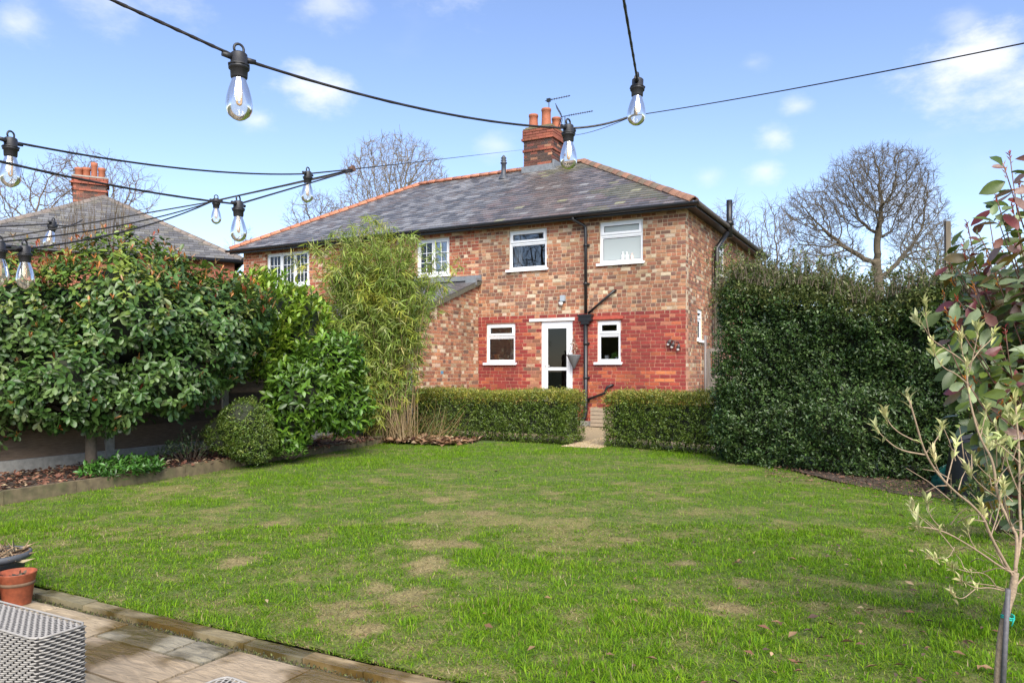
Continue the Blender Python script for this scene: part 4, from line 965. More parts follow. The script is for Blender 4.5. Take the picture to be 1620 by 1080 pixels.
def scatter(bands):
    pos = []; dep = []
    for d0, d1, dens in bands:
        w = 2 * d1 * .73 + .8; n = int(dens * w * (d1 - d0)); d = rng.uniform(d0, d1, n); r = rng.uniform(-w / 2, w / 2, n); k = np.abs(r) < d * .73 + .4; d, r = d[k], r[k]
        pos.append(np.column_stack([FWD[0] * d + RGT[0] * r, FWD[1] * d + RGT[1] * r])); dep.append(d)
    p = np.concatenate(pos); dep = np.concatenate(dep); k = lawn_mask(p); return p[k], dep[k]
def vigour(p):
    n0 = len(p); bare = np.zeros(n0); lush = np.zeros(n0); wob = (fbm(p * 2.5, 21) - .5) * 1.0 + (fbm(p * 9, 23) - .5) * .9
    for L, arr in ((BARE, bare), (LUSH, lush)):
        for px, py, r in L:
            g = ground(px, py); dist = np.hypot(p[:, 0] - g.x, p[:, 1] - g.y) / (r * (.72 if L is BARE else 1.1)) + wob * 1.7
            np.maximum(arr, np.clip(1.15 - dist, 0, 1), out=arr)
    nz = fbm(p * .9, 31); nz2 = fbm(p * 4.5, 33); nz3 = fbm(p * 13, 35)
    worn = np.exp(-(((p[:, 0] + 3.6) / 2.2) ** 2 + ((p[:, 1] - 5.4) / 2.1) ** 2))     # the trodden middle
    return np.clip(.72 - worn * .18 + (nz - .5) * 1.1 + (nz2 - .5) * 1.7 + (nz3 - .5) * 1.5 + lush * .34 - bare * .95, 0, 1), bare, lush, nz3
def colour_lawn():
    me = lawn_sheet.data; n = len(me.vertices); co = np.zeros(n * 3, np.float32); me.vertices.foreach_get('co', co); p = co.reshape(-1, 3)[:, :2].astype(float)
    vig, bare, lush, nz3 = vigour(p); m = fbm(p * 7, 91)[:, None]; soil = np.clip(bare[:, None] * 1.3 * np.clip((fbm(p * 14, 93)[:, None] - .36) * 4, 0, 1), 0, .32)
    earth = np.where(m > .5, np.array([.31, .215, .11]), np.array([.20, .14, .07])); base = np.array([.12, .125, .028]) * (1 - vig[:, None]) + np.array([.055, .095, .009]) * vig[:, None] + np.array([.06, .03, .02]) * np.clip(.4 - vig[:, None], 0, 1) * 2
    c = base * (1 - soil) + earth * soil; a = me.color_attributes.new('Col', 'FLOAT_COLOR', 'POINT'); a.data.foreach_set('color', np.concatenate([c, np.ones((n, 1))], 1).astype(np.float32).ravel())
def blades(name, label, p, dep, h, wid, a, lean, c, two):
    n = len(p); z0 = lawn_z(p) - .004; dx, dy = np.cos(a), np.sin(a); hz = h / np.sqrt(1 + lean ** 2); hx = hz * lean
    B = np.column_stack([p, z0]); s_ = np.column_stack([-dy, dx, np.zeros(n)]) * wid[:, None]; tip = B + np.column_stack([dx * hx, dy * hx, hz])
    if two:
        mid = B + np.column_stack([dx * hx * .36, dy * hx * .36, hz * .66]); v = np.stack([B - s_, B + s_, mid - s_ * .8, mid + s_ * .8, tip], 1); t = np.array([(0, 1, 3), (0, 3, 2), (2, 3, 4)])
    else: v = np.stack([B - s_, B + s_, tip], 1); t = np.array([(0, 1, 2)])
    k = v.shape[1]; f = (t[None] + (np.arange(n) * k)[:, None, None]).reshape(-1, 3)
    o = link(name, big_mesh(name, v.reshape(-1, 3), f, M_grassb, np.repeat(c, k, 0))); tag(o, label, 'grass', kind='stuff')
def grass():
    colour_lawn()
    for part, bands in (('near', ((2.9, 4.2, 12000), (4.2, 6.2, 8000))), ('far', ((6.2, 8.5, 6500), (8.5, 13.6, 4600)))):
        p, dep = scatter(bands); vig, bare, lush, nz3 = vigour(p)
        keep = rng.uniform(0, 1, len(p)) < np.clip(.60 + vig * .7 - bare * .55, .14, 1); p, dep, vig, bare, lush, nz3 = [q[keep] for q in (p, dep, vig, bare, lush, nz3)]; n = len(p)
        h = (.014 + .020 * vig ** 1.5) * rng.uniform(.45, 1.6, n) * (1 + .35 * lush) * (1 + (nz3 - .5) * 1.0); wid = rng.uniform(.0010, .0020, n) * (1 + dep * .12)
        green = mixcol([(.18, .335, .010), (.14, .285, .009), (.255, .41, .016), (.10, .195, .010)], [4, 4, 3, 2], n)
        straw = mixcol([(.40, .32, .15), (.28, .23, .10), (.50, .41, .22), (.16, .11, .06)], [3, 4, 1.5, 2], n); pale = mixcol([(.29, .36, .05), (.23, .32, .03)], [1, 1], n)
        ps = np.clip(.46 - vig * .52 + bare * .55, .04, .92); u = rng.uniform(0, 1, n); pp = ps + .32 * (1 - vig)
        c = np.where((u < ps)[:, None], straw, np.where((u < pp)[:, None], pale, green))
        blades('grass', 'green grass blades of the ' + ('near half of the lawn' if part == 'near' else 'far half of the lawn up to the hedges'), p, dep, h, wid, rng.uniform(0, 6.28, n), rng.uniform(.3, 3.6, n) * (1.3 - .5 * lush), c, part == 'near')
    p, dep = scatter(((2.9, 4.2, 9500), (4.2, 6.2, 6000), (6.2, 8.5, 3000), (8.5, 13.6, 1500))); vig, bare, lush, nz3 = vigour(p); k = rng.uniform(0, 1, len(p)) > bare * .45; p, dep, vig, bare = p[k], dep[k], vig[k], bare[k]; n = len(p)
    c = np.where((rng.uniform(0, 1, n) < .55 + vig * .45 - bare * .7)[:, None], mixcol([(.17, .27, .02), (.12, .21, .014), (.26, .32, .05)], [3, 2, 2], n), mixcol([(.40, .31, .15), (.27, .21, .10), (.50, .40, .22), (.13, .09, .05)], [4, 3, 2, 2.5], n))
    blades('grass_thatch', 'flat dead straw and moss lying between the grass blades', p + 0, dep, rng.uniform(.02, .055, n), rng.uniform(.0012, .0022, n) * (1 + dep * .12), rng.uniform(0, 6.28, n), rng.uniform(1.6, 6, n), c, False)
grass()
def s4(n):
    u = rng.uniform(200, 1640, n); v = 700 + 400 * rng.uniform(0, 1, n) ** .8; k = (u > 1000); v = np.where(k & (rng.uniform(0, 1, n) < .5), rng.uniform(880, 1090, n), v)
    u = np.where(rng.uniform(0, 1, n) < .55, rng.uniform(1180, 1640, n), u)
    q = np.array([tuple(ground(a, c))[:2] for a, c in zip(u, v)]); return q[(q[:, 1] > 2.7)][:n] if False else np.where((q[:, 1:2] > 2.7), q, [[-1.0, 5.0]])
litter('fallen_leaves', 'scattered dry brown leaves on the lawn', 190, s4, lambda p: lawn_z(p) + .018, [(.20, .12, .055), (.14, .07, .035), (.32, .23, .12), (.08, .045, .03)], [3, 3, 1.5, 2], (.025, .065), .35)

# ------------------------------------------------------------------ clipped hedges
def rosettes(P, A, k, spread, back, L, W, seedcol, nbias=.6):
    """k leaves round each shoot tip P with axis A"""
    n = len(P); A = unit(A); ref = np.where(np.abs(A[:, 2:3]) < .9, [[0, 0, 1.0]], [[1.0, 0, 0]]); X = unit(np.cross(A, ref)); Y = np.cross(A, X)
    ph = rng.uniform(0, 6.28, n); pos = []; dr = []; nr = []; ln = []; wd = []; cl = []
    for j in range(k):
        t = ph + j * 2.4; sp = spread * rng.uniform(.6, 1.3, n); r = (np.cos(t)[:, None] * X + np.sin(t)[:, None] * Y)
        d = unit(A * np.cos(sp)[:, None] + r * np.sin(sp)[:, None] + rng.normal(0, .12, (n, 3)))
        pos.append(P - A * (back * j * rng.uniform(.6, 1.4, n))[:, None]); dr.append(d); nr.append(unit(A * nbias + [0, 0, .5] - r * .1 + rng.normal(0, .25, (n, 3))))
        s = rng.uniform(.55, 1.25, n); ln.append(L * s); wd.append(W * s * rng.uniform(.85, 1.15, n)); cl.append(seedcol)
    return [np.concatenate(q) for q in (pos, dr, nr, ln, wd, cl)]

def hedge(name, label, a, c, thick, hfn, nshoot, leaf, pal_side, w_side, pal_top, w_top, k=7, bulge=.10, wisps=0, material=None, spread=1.0, rnd_r=.18):
    """box hedge: base line a->c is its front; thickness goes to the left of a->c (away from the lawn)"""
    a, c = np.array(a, float), np.array(c, float); L = np.linalg.norm(c - a); t = (c - a) / L; nb = np.array([-t[1], t[0]])
    e = empty(name, (a[0], a[1], 0)); tag(e, label, 'hedge'); o2 = np.array([a[0], a[1], 0])
    hm = np.mean([hfn(s) for s in np.linspace(0, 1, 9)]); areas = np.array([L * hm, L * hm * .5, thick * hm, thick * hm, L * thick * 1.25]); areas /= areas.sum()
    P = []; N = []; top = []
    for kf, fr in enumerate(areas):
        m = int(nshoot * fr); u = rng.uniform(0, 1, m); w = rng.uniform(0, 1, m); h = np.array([hfn(s) for s in u])
        if kf == 0: q = np.column_stack([a + np.outer(u * L, t), .03 + w * h]); nn = np.tile([*(-nb), 0], (m, 1))
        elif kf == 1: q = np.column_stack([a + nb * thick + np.outer(u * L, t), .03 + w * h]); nn = np.tile([*nb, 0], (m, 1))
        elif kf == 2: q = np.column_stack([a + np.outer(u * thick, nb), .03 + w * hfn(0)]); nn = np.tile([*(-t), 0], (m, 1))
        elif kf == 3: q = np.column_stack([c + np.outer(u * thick, nb), .03 + w * hfn(1)]); nn = np.tile([*t, 0], (m, 1))
        else: q = np.column_stack([a + np.outer(u * L, t) + np.outer(w * thick, nb), h]); nn = np.tile([0, 0, 1.0], (m, 1))
        P.append(q); N.append(nn); top.append(np.full(m, kf == 4))
    P, N, top = map(np.concatenate, (P, N, top))
    # round the arrises and make the faces uneven
    cen = np.column_stack([np.tile(((a + c) / 2 + nb * thick / 2), (len(P), 1)), np.full(len(P), hm * .55)])
    q2 = (P[:, :2] - a); su = q2 @ t; sn = q2 @ nb; hh = np.array([hfn(min(max(s / L, 0), 1)) for s in su])
    edge = lambda dd, r: np.clip(1 - dd / r, 0, 1) ** 2
    r = rnd_r; kr = rnd_r / .18
    for dd, dirv in ((su, -t), (L - su, t), (sn, -nb), (thick - sn, nb)):
        pass
    ez = edge(hh - P[:, 2], r); ef = edge(sn, r) * (N[:, 2] > .5); P[:, 2] -= kr * .07 * ef + kr * .07 * edge(thick - sn, r) * (N[:, 2] > .5) + .07 * (edge(su, r) + edge(L - su, r)) * (N[:, 2] > .5)
    P -= N * ((kr * .08 * ez * (N[:, 2] < .5)) + kr * .07 * (edge(su, r) + edge(L - su, r)) * (np.abs(N[:, 2]) < .5))[:, None]
    dis = (fbm(P * 1.5, 41) - .5) * bulge * 2 + (fbm(P * 5, 43) - .5) * bulge * 1.6 + rng.normal(0, .022, len(P)) - rng.exponential(.025, len(P))
    P = P + N * dis[:, None]
    low = P[:, 2] < .22; P[:, :2] += np.where(low[:, None], nb * (.22 - P[:, 2:3]) * .45 * rng.uniform(0, 1.5, (len(P), 1)), 0)
    A = unit(N + [0, 0, .55] + rng.normal(0, .45, P.shape))
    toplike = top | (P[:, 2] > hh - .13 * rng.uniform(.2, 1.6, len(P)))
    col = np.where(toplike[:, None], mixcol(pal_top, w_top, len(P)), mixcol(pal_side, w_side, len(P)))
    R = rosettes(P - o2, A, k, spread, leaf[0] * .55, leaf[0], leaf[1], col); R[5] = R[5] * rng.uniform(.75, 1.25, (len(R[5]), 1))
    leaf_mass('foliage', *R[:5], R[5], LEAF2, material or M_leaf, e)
    b = MB(); g = .10 + bulge * .9; nseg = 14  # solid dark core added behind the leaves, inner shade put into its colour
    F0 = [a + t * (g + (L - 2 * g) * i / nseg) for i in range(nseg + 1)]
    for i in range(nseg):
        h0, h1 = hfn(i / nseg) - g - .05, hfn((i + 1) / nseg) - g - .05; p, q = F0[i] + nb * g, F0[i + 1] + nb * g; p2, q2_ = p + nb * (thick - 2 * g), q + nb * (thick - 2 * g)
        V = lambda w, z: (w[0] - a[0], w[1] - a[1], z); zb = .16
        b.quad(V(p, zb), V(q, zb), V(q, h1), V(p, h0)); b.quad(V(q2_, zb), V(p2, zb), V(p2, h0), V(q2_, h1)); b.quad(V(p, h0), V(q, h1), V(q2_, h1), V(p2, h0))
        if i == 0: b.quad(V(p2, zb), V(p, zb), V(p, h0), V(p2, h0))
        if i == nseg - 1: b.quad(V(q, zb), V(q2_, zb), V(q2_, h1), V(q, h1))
    b.build('hedge_shade_core', M_core, e)
    b = MB()
    for i in range(int(L / .16)):
        p = a + t * (.1 + rnd.random() * (L - .2)) + nb * (thick * rnd.uniform(.15, .6)); b.tube([(p[0] - a[0], p[1] - a[1], 0), (p[0] - a[0] + rnd.uniform(-.08, .08), p[1] - a[1] + rnd.uniform(-.1, .06), .35)], [.016, .01], 5)
    if wisps:
        wp = []; wa = []
        for i in range(wisps):
            s = rnd.random(); p = a + t * (s * L) + nb * (thick * rnd.random()); h = hfn(s); ln = rnd.uniform(.12, .55) * (.5 + rnd.random() * .6); d = Vector((rnd.uniform(-.35, .35), rnd.uniform(-.35, .35), 1)).normalized()
            p0 = Vector((p[0] - a[0], p[1] - a[1], h - .1)); b.tube([p0, p0 + d * ln * .5 + Vector((.02, 0, 0)), p0 + d * ln], [.006, .004, .002], 3, False)
            for q in range(int(ln / .05)): wp.append(p0 + d * ln * rnd.uniform(.25, 1)); wa.append(d + Vector((rnd.uniform(-.6, .6), rnd.uniform(-.6, .6), 0)))
        wp = np.array(wp); wa = np.array(wa); R = rosettes(wp, wa, 3, 1.0, .02, leaf[0], leaf[1], mixcol(pal_top, w_top, len(wp)))
        leaf_mass('top_shoots', *R[:5], R[5], LEAF2, material or M_leaf, e)
    b.build('stems', M_bark, e, 'stuff')
    return e
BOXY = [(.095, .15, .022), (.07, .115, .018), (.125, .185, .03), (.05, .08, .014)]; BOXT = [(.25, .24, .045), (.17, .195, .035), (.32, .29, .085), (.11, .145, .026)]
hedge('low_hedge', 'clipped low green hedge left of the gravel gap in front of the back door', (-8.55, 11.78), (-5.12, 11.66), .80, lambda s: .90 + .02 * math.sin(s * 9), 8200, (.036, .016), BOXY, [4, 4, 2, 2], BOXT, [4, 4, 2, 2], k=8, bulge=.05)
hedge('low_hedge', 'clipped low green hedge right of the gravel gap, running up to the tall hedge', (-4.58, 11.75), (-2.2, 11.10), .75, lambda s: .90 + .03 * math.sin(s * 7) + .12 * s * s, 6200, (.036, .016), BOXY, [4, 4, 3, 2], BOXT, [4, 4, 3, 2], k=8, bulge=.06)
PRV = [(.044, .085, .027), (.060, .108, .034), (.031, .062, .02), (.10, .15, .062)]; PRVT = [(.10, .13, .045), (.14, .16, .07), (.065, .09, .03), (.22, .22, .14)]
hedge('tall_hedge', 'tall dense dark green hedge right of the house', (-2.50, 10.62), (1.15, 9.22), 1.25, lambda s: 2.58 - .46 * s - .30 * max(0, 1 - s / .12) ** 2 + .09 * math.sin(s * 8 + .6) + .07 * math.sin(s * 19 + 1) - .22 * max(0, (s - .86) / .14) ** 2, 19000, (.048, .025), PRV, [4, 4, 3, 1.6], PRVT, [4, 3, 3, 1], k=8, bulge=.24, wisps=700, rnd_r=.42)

# ------------------------------------------------------------------ free-growing shrubs
def lobes_surface(lobes, n, facing=None, bumps=.16, seed=3, inner=.25):
    P = []; N = []
    ar = np.array([(l[1][0] * l[1][1] + l[1][1] * l[1][2] + l[1][0] * l[1][2]) for l in lobes]); ar = ar / ar.sum()
    for (c, r), w in zip(lobes, ar):
        m = int(n * w * 1.6); d = unit(rng.normal(0, 1, (m, 3))); c = np.array(c); r = np.array(r)
        p = c + d * r * (1 - rng.exponential(inner * .35, (m, 1)).clip(0, .6)); nn = unit(d / r); ok = np.ones(m, bool)
        for (c2, r2) in lobes:
            if c2 is c or (np.array(c2) == c).all(): continue
            ok &= (((p - np.array(c2)) / np.array(r2)) ** 2).sum(1) > .72
        P.append(p[ok]); N.append(nn[ok])
    P = np.concatenate(P); N = np.concatenate(N)
    P = P + N * ((fbm(P * 2.2, seed) - .5) * bumps * 2.4 + (fbm(P * 6, seed + 9) - .5) * bumps)[:, None]
    vis = (N * unit(np.array([0, 0, HCAM]) - P)).sum(1); k = rng.uniform(0, 1, len(P)) < np.where(vis > -.25, 1, .35); k &= P[:, 2] > .06
    return P[k], N[k]
def blob(b, c, r, k=.8, n=10):
    b.lathe([(max(.001, math.sin(math.pi * i / n)) * 1.0, -math.cos(math.pi * i / n)) for i in range(n + 1)], 14, Matrix.Translation(c) @ Matrix.Diagonal((r[0] * k, r[1] * k, r[2] * k, 1)))

def big_shrub():
    C = [(at(60, 525, 8.9), (.95, 1.15, .95)), (at(205, 500, 9.15), (.95, 1.05, .95)), (at(318, 510, 9.75), (.85, .95, .70)), (at(130, 600, 8.55), (.62, .85, .52)), (at(262, 592, 9.1), (.62, .75, .52)), (at(-70, 535, 8.5), (1.0, 1.2, 1.0)), (at(20, 610, 8.4), (.6, .8, .5)), (at(360, 500, 10.2), (.6, .7, .58))]
    base = Vector((-8.42, 5.42, .1)); e = empty('evergreen_shrub', base); tag(e, 'large glossy evergreen shrub with bronze young shoots leaning over the left fence', 'shrub'); bo = np.array(base)
    P, N = lobes_surface([(tuple(c), r) for c, r in C], 5300, seed=51, bumps=.26); n = len(P)
    A = unit(N + [0, 0, .45] + rng.normal(0, .35, P.shape)); col = mixcol([(.050, .105, .028), (.034, .074, .02), (.070, .13, .038), (.10, .16, .06), (.15, .19, .10)], [5, 5, 4, 2, .7], n)
    hi = (P[:, 2] > 2.15 + rng.normal(0, .3, n)); bright = mixcol([(.13, .19, .035), (.18, .23, .05), (.09, .15, .03)], [2, 1, 2], n); col = np.where((hi & (rng.uniform(0, 1, n) < .6))[:, None], bright, col)
    R = rosettes(P - bo, A, 7, 1.2, .02, .100, .047, col, .9); R[1] = unit(R[1] + [0, 0, -.38])
    red = rng.uniform(0, 1, n) < np.where(P[:, 2] > 2.15, .34, .05); nr_ = red.sum()
    R2 = rosettes(P[red] - bo + A[red] * .03, unit(A[red] + [0, 0, 1.0]), 4, .45, .012, .07, .02, mixcol([(.30, .085, .035), (.38, .15, .05), (.22, .05, .035), (.30, .17, .10)], [3, 3, 2, 2], nr_), .5)
    allR = [np.concatenate([x, y]) for x, y in zip(R, R2)]
    W = allR[0] + bo; vis = (allR[2] * unit(np.array([0, 0, HCAM]) - W)).sum(1); inframe = W[:, 0] * RGT[0] + W[:, 1] * RGT[1] > -.66 * (W[:, 0] * FWD[0] + W[:, 1] * FWD[1])
    score = allR[3] * vis / np.linalg.norm(W, axis=1) * inframe * (W[:, 0] > -8.1); idx = np.argsort(-score); ch_ = idx[:300]; rest = idx[300:]
    bm = MB(); bm.v = [tuple(v) for v in LEAFR[0]]; bm.f = [tuple(f) for f in LEAFR[1]]; bm.c = [None] * 10; bm.sm = [True] * 10; me = bm.mesh('leaf', M_leaf_o)
    leaf_parts('leaf', me, allR[0][ch_], allR[1][ch_], allR[2][ch_], allR[3][ch_], allR[4][ch_], allR[5][ch_], e)
    leaf_mass('foliage', *[q[rest] for q in allR[:5]], allR[5][rest], LEAFR, M_leaf, e)
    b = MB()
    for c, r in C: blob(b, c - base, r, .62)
    b.build('inner_shade_core', M_core, e, 'stuff')  # solid dark blobs that stand in for the shaded inside of the crown
    b = MB(); b.tube([(0, 0, -.05), (-.03, .02, .3), (.03, -.02, .65), (-.05, .1, 1.2)], [.075, .062, .06, .05], 10); b.build('trunk', M_bark, e)
    for c, r in C:
        t = Vector((c - base)); b = MB(); s0 = Vector((.0, 0, .55)); m = s0.lerp(t, .5) + Vector((0, 0, -.12)); b.tube([s0, m, t], [.038, .028, .015], 6); b.build('branch', M_bark, e)
    # bare wisps standing above the crown
    b = MB()
    for i in range(60):
        p = at(rnd.uniform(100, 200), rnd.uniform(360, 385), 9.3) - base; d = Vector((rnd.uniform(-.2, .2), rnd.uniform(-.2, .2), 1)); l = rnd.uniform(.2, .6); b.tube([p - d * .2, p + d * l * .5, p + d * l + Vector((rnd.uniform(-.08, .08), 0, 0))], [.005, .004, .002], 3, False)
    b.build('bare_shoots', M_bark, e, 'stuff')
    # stake beside the trunk
    s = at(62, 750, 9.2); b = MB(); b.tube([(s.x, s.y, .05), (s.x, s.y, .62)], .02, 6); tag(b.build('tree_stake', mat('stake_brown', (.09, .045, .03), .8)), 'short brown stake beside the evergreen shrub trunk', 'stake')
big_shrub()

def laurel(name, label, C, base, n, pal, w, parts, L, Wd, up, seed, k=6, spread=.95, stems=True):
    e = empty(name, base); tag(e, label, 'shrub', 'laurels by the fence'); bo = np.array(base)
    P, N = lobes_surface([(tuple(c), r) for c, r in C], n, seed=seed, bumps=.14); A = unit(N + [0, 0, up] + rng.normal(0, .3, P.shape)); col = mixcol(pal, w, len(P))
    R = rosettes(P - bo, A, k, spread, .03, L, Wd, col, .9)
    W = R[0] + bo; score = R[3] * (R[2] * unit(np.array([0, 0, HCAM]) - W)).sum(1) * ((N * unit(np.array([0, 0, HCAM]) - P)).sum(1) > .15).repeat(1)[np.tile(np.arange(len(P)), k)]
    idx = np.argsort(-score); ch_, rest = idx[:parts], idx[parts:]
    bm = MB(); bm.v = [tuple(v) for v in LEAF6[0]]; bm.f = [tuple(f) for f in LEAF6[1]]; bm.c = [None] * 8; bm.sm = [True] * 8; me = bm.mesh('leaf', M_leaf_o)
    leaf_parts('leaf', me, *[q[ch_] for q in R[:5]], R[5][ch_], e); leaf_mass('foliage', *[q[rest] for q in R[:5]], R[5][rest], LEAF6, M_leaf, e)
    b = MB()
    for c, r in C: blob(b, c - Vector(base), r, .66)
    b.build('inner_shade_core', M_core, e, 'stuff')  # opaque core blobs, shade behind the leaves painted as dark colour
    for c, r in C:
        b = MB(); t = c - Vector(base); b.tube([(0, 0, -.05), t * .5 + Vector((.05, 0, -.1)), t], [.04, .028, .012], 6); b.build('stem', M_bark, e)
    return e
laurel('laurel', 'glossy dark green laurel low beside the clipped round bush', [(at(480, 620, 10.5), (.55, .6, .58)), (at(520, 575, 11.1), (.52, .55, .52)), (at(455, 672, 10.4), (.36, .4, .35)), (at(545, 640, 11.2), (.42, .45, .45))], (-8.3, 8.0, .08), 900,
       [(.08, .165, .02), (.06, .125, .018), (.12, .22, .028), (.04, .085, .014)], [4, 3, 2.5, 2], 300, .125, .052, .35, 61)
laurel('laurel', 'tall bright green laurel between the evergreen shrub and the bamboo', [(at(420, 500, 11.0), (.5, .6, .62)), (at(468, 505, 11.6), (.5, .55, .55)), (at(400, 540, 10.8), (.5, .5, .5)), (at(470, 545, 11.4), (.5, .55, .5)), (at(395, 460, 10.9), (.34, .4, .34))], (-8.55, 8.6, .08), 980,
       [(.16, .26, .030), (.22, .32, .04), (.10, .18, .025), (.28, .36, .06), (.06, .11, .018)], [4, 3.5, 3, 1.5, 2], 300, .13, .048, 1.3, 67, spread=.6)

def ball_bush():
    c = at(386, 672, 9.75); e = empty('round_bush', (c.x, c.y, .08)); tag(e, 'clipped round box bush at the edge of the left bed', 'bush'); b0 = np.array([c.x, c.y, .08])
    C = [(tuple(c), (.35, .36, .38)), (tuple(c + Vector((-.24, -.10, -.12))), (.24, .26, .27)), (tuple(c + Vector((.04, .05, -.2))), (.34, .34, .3)), (tuple(c + Vector((.1, -.12, .1))), (.24, .24, .24))]
    P, N = lobes_surface(C, 3000, seed=71, bumps=.09, inner=.12); A = unit(N + [0, 0, .5] + rng.normal(0, .4, P.shape))
    R = rosettes(P - b0, A, 7, 1.0, .014, .03, .014, mixcol([(.085, .14, .024), (.12, .18, .035), (.06, .10, .018), (.17, .21, .055)], [4, 3, 3, 1], len(P)))
    leaf_mass('foliage', *R[:5], R[5], LEAF2, M_leaf, e); b = MB()
    for q, r in C: blob(b, Vector(q) - Vector(b0), r, .84)  # solid core blobs, coloured dark for the shade inside the bush
    b.build('inner_shade_core', M_core, e, 'stuff'); b = MB(); b.tube([(0, 0, -.03), (.02, 0, .3)], [.03, .02], 6); b.build('stem', M_bark, e)
ball_bush()

def low_plant(name, label, px, py, dep, n, r, pal, L, Wd, k=6, h=.2, seed=1, m=None):
    c = at(px, py, dep); c.z = .1; e = empty(name, c); tag(e, label, 'plant'); a = rng.uniform(0, 6.28, n); q = np.sqrt(rng.uniform(0, 1, n))
    P = np.column_stack([q * np.cos(a) * r[0], q * np.sin(a) * r[1], h * (1 - .55 * q ** 2) * rng.uniform(.45, 1.1, n)]); A = unit(np.column_stack([P[:, 0] / r[0] * .7, P[:, 1] / r[1] * .7, np.ones(n)]) + rng.normal(0, .3, (n, 3)))
    R = rosettes(P, A, k, .95, .012, L, Wd, mixcol(pal, [1] * len(pal), n), .9); leaf_mass('foliage', *R[:5], R[5], LEAF6 if L > .05 else LEAF2, m or M_leaf, e)
    b = MB()
    for i in range(0, n, max(1, n // 30)): b.tube([(P[i][0] * .3, P[i][1] * .3, -.03), tuple(P[i])], [.006, .003], 4)
    b.build('stems', M_bark, e, 'stuff')
low_plant('ground_cover_plant', 'low glossy ground-cover plant in front of the concrete gravel board', 195, 742, 8.55, 230, (.36, .48), [(.04, .12, .02), (.06, .16, .03), (.03, .08, .018)], .07, .026, 7, .2)
low_plant('ground_cover_plant', 'small light green plant between round bush and laurel', 459, 700, 10.2, 60, (.2, .2), [(.09, .19, .03), (.07, .15, .025)], .07, .024, 7, .22)
low_plant('ground_cover_plant', 'straggly grey-green plant against the fence left of the round bush', 300, 715, 9.7, 120, (.25, .45), [(.05, .09, .04), (.08, .12, .06), (.04, .07, .03)], .05, .02, 6, .42)

def bamboo():
    base = Vector((-8.15, 10.75, .08)); e = empty('bamboo', base); tag(e, 'tall yellow-green bamboo clump in front of the brick outshot', 'bamboo'); b0 = np.array(base)
    dep = base.x * FWD[0] + base.y * FWD[1]
    mg = mat('bamboo_cane', (.24, .17, .085), .6, noise=.3, nscale=10, coords='World'); tips = []; canes = []
    for i in range(260):
        r = rnd.random()
        if r < .64: px, py = 578 + rnd.gauss(0, 50), 425 + rnd.gauss(0, 50)
        elif r < .73: px, py = 645 + rnd.uniform(-40, 70), 460 + rnd.gauss(0, 40)
        else: px, py = 548 + rnd.gauss(0, 42), 550 + rnd.gauss(0, 60)
        py = max(py, 340 + abs(px - 585) * .5)
        t = at(px, py, dep + rnd.uniform(-.7, .5)) - base; s = Vector((rnd.uniform(-.45, .4), rnd.uniform(-.25, .3), -.04)); m = s.lerp(t, .55) + Vector((-t.x * .15, -t.y * .15, t.z * .18))
        canes.append((s, m, t)); tips.append(t)
    b = MB()
    for s, m, t in canes:
        pts = [s.lerp(m, u).lerp(m.lerp(t, u), u) for u in (0, .2, .4, .6, .8, 1)]; r = rnd.uniform(.005, .010); b.tube(pts, [r, r, r * .9, r * .7, r * .5, r * .25], 5, False)
    b.build('canes', mg, e, 'stuff')
    P = []; A = []
    for s, m, t in canes:
        for q in range(34):
            u = rnd.uniform(.5, 1.0) if rnd.random() < .8 else rnd.uniform(.18, .5); p = s.lerp(m, u).lerp(m.lerp(t, u), u); d = Vector((rnd.gauss(0, 1), rnd.gauss(0, 1), rnd.gauss(.1, .6))).normalized(); l = rnd.uniform(.02, .30) * (1.15 - u * .5)
            P.append(p + d * l); A.append(d + Vector((0, 0, -.25)))
    P = np.array(P); A = np.array(A); n = len(P)
    wz = P[:, 2] + b0[2]; side = (P[:, 0] * RGT[0] + P[:, 1] * RGT[1])
    yel = fbm(P * 1.6, 77) + rng.normal(0, .12, n)
    c = np.where((yel > .54)[:, None], mixcol([(.28, .31, .05), (.33, .33, .06), (.22, .27, .045), (.40, .38, .15)], [4, 2, 4, 1], n), mixcol([(.17, .24, .045), (.22, .28, .06), (.11, .17, .03), (.30, .33, .16)], [4, 3, 3, 1], n))
    R = rosettes(P, A, 6, .7, .03, .155, .0165, c, .5); R[1] = unit(R[1] + [0, 0, -.28])
    leaf_mass('foliage', *R[:5], R[5], LEAFL, M_leaf_m, e)
    n = 260; a = rng.uniform(0, 6.28, n); q = np.column_stack([rng.uniform(-.8, 1.2, n), rng.uniform(-.35, .4, n), np.zeros(n)]); d = unit(np.column_stack([rng.normal(.3, .55, n), rng.normal(0, .4, n), np.ones(n)]))
    leaf_mass('dry_stalks', q, d, rng.normal(0, 1, (n, 3)), rng.uniform(.25, .9, n), .007, mixcol([(.22, .14, .075), (.16, .10, .055), (.30, .22, .13), (.12, .13, .05)], [3, 3, 2, 3], n), LEAFL, M_leaf_m, e)
bamboo()

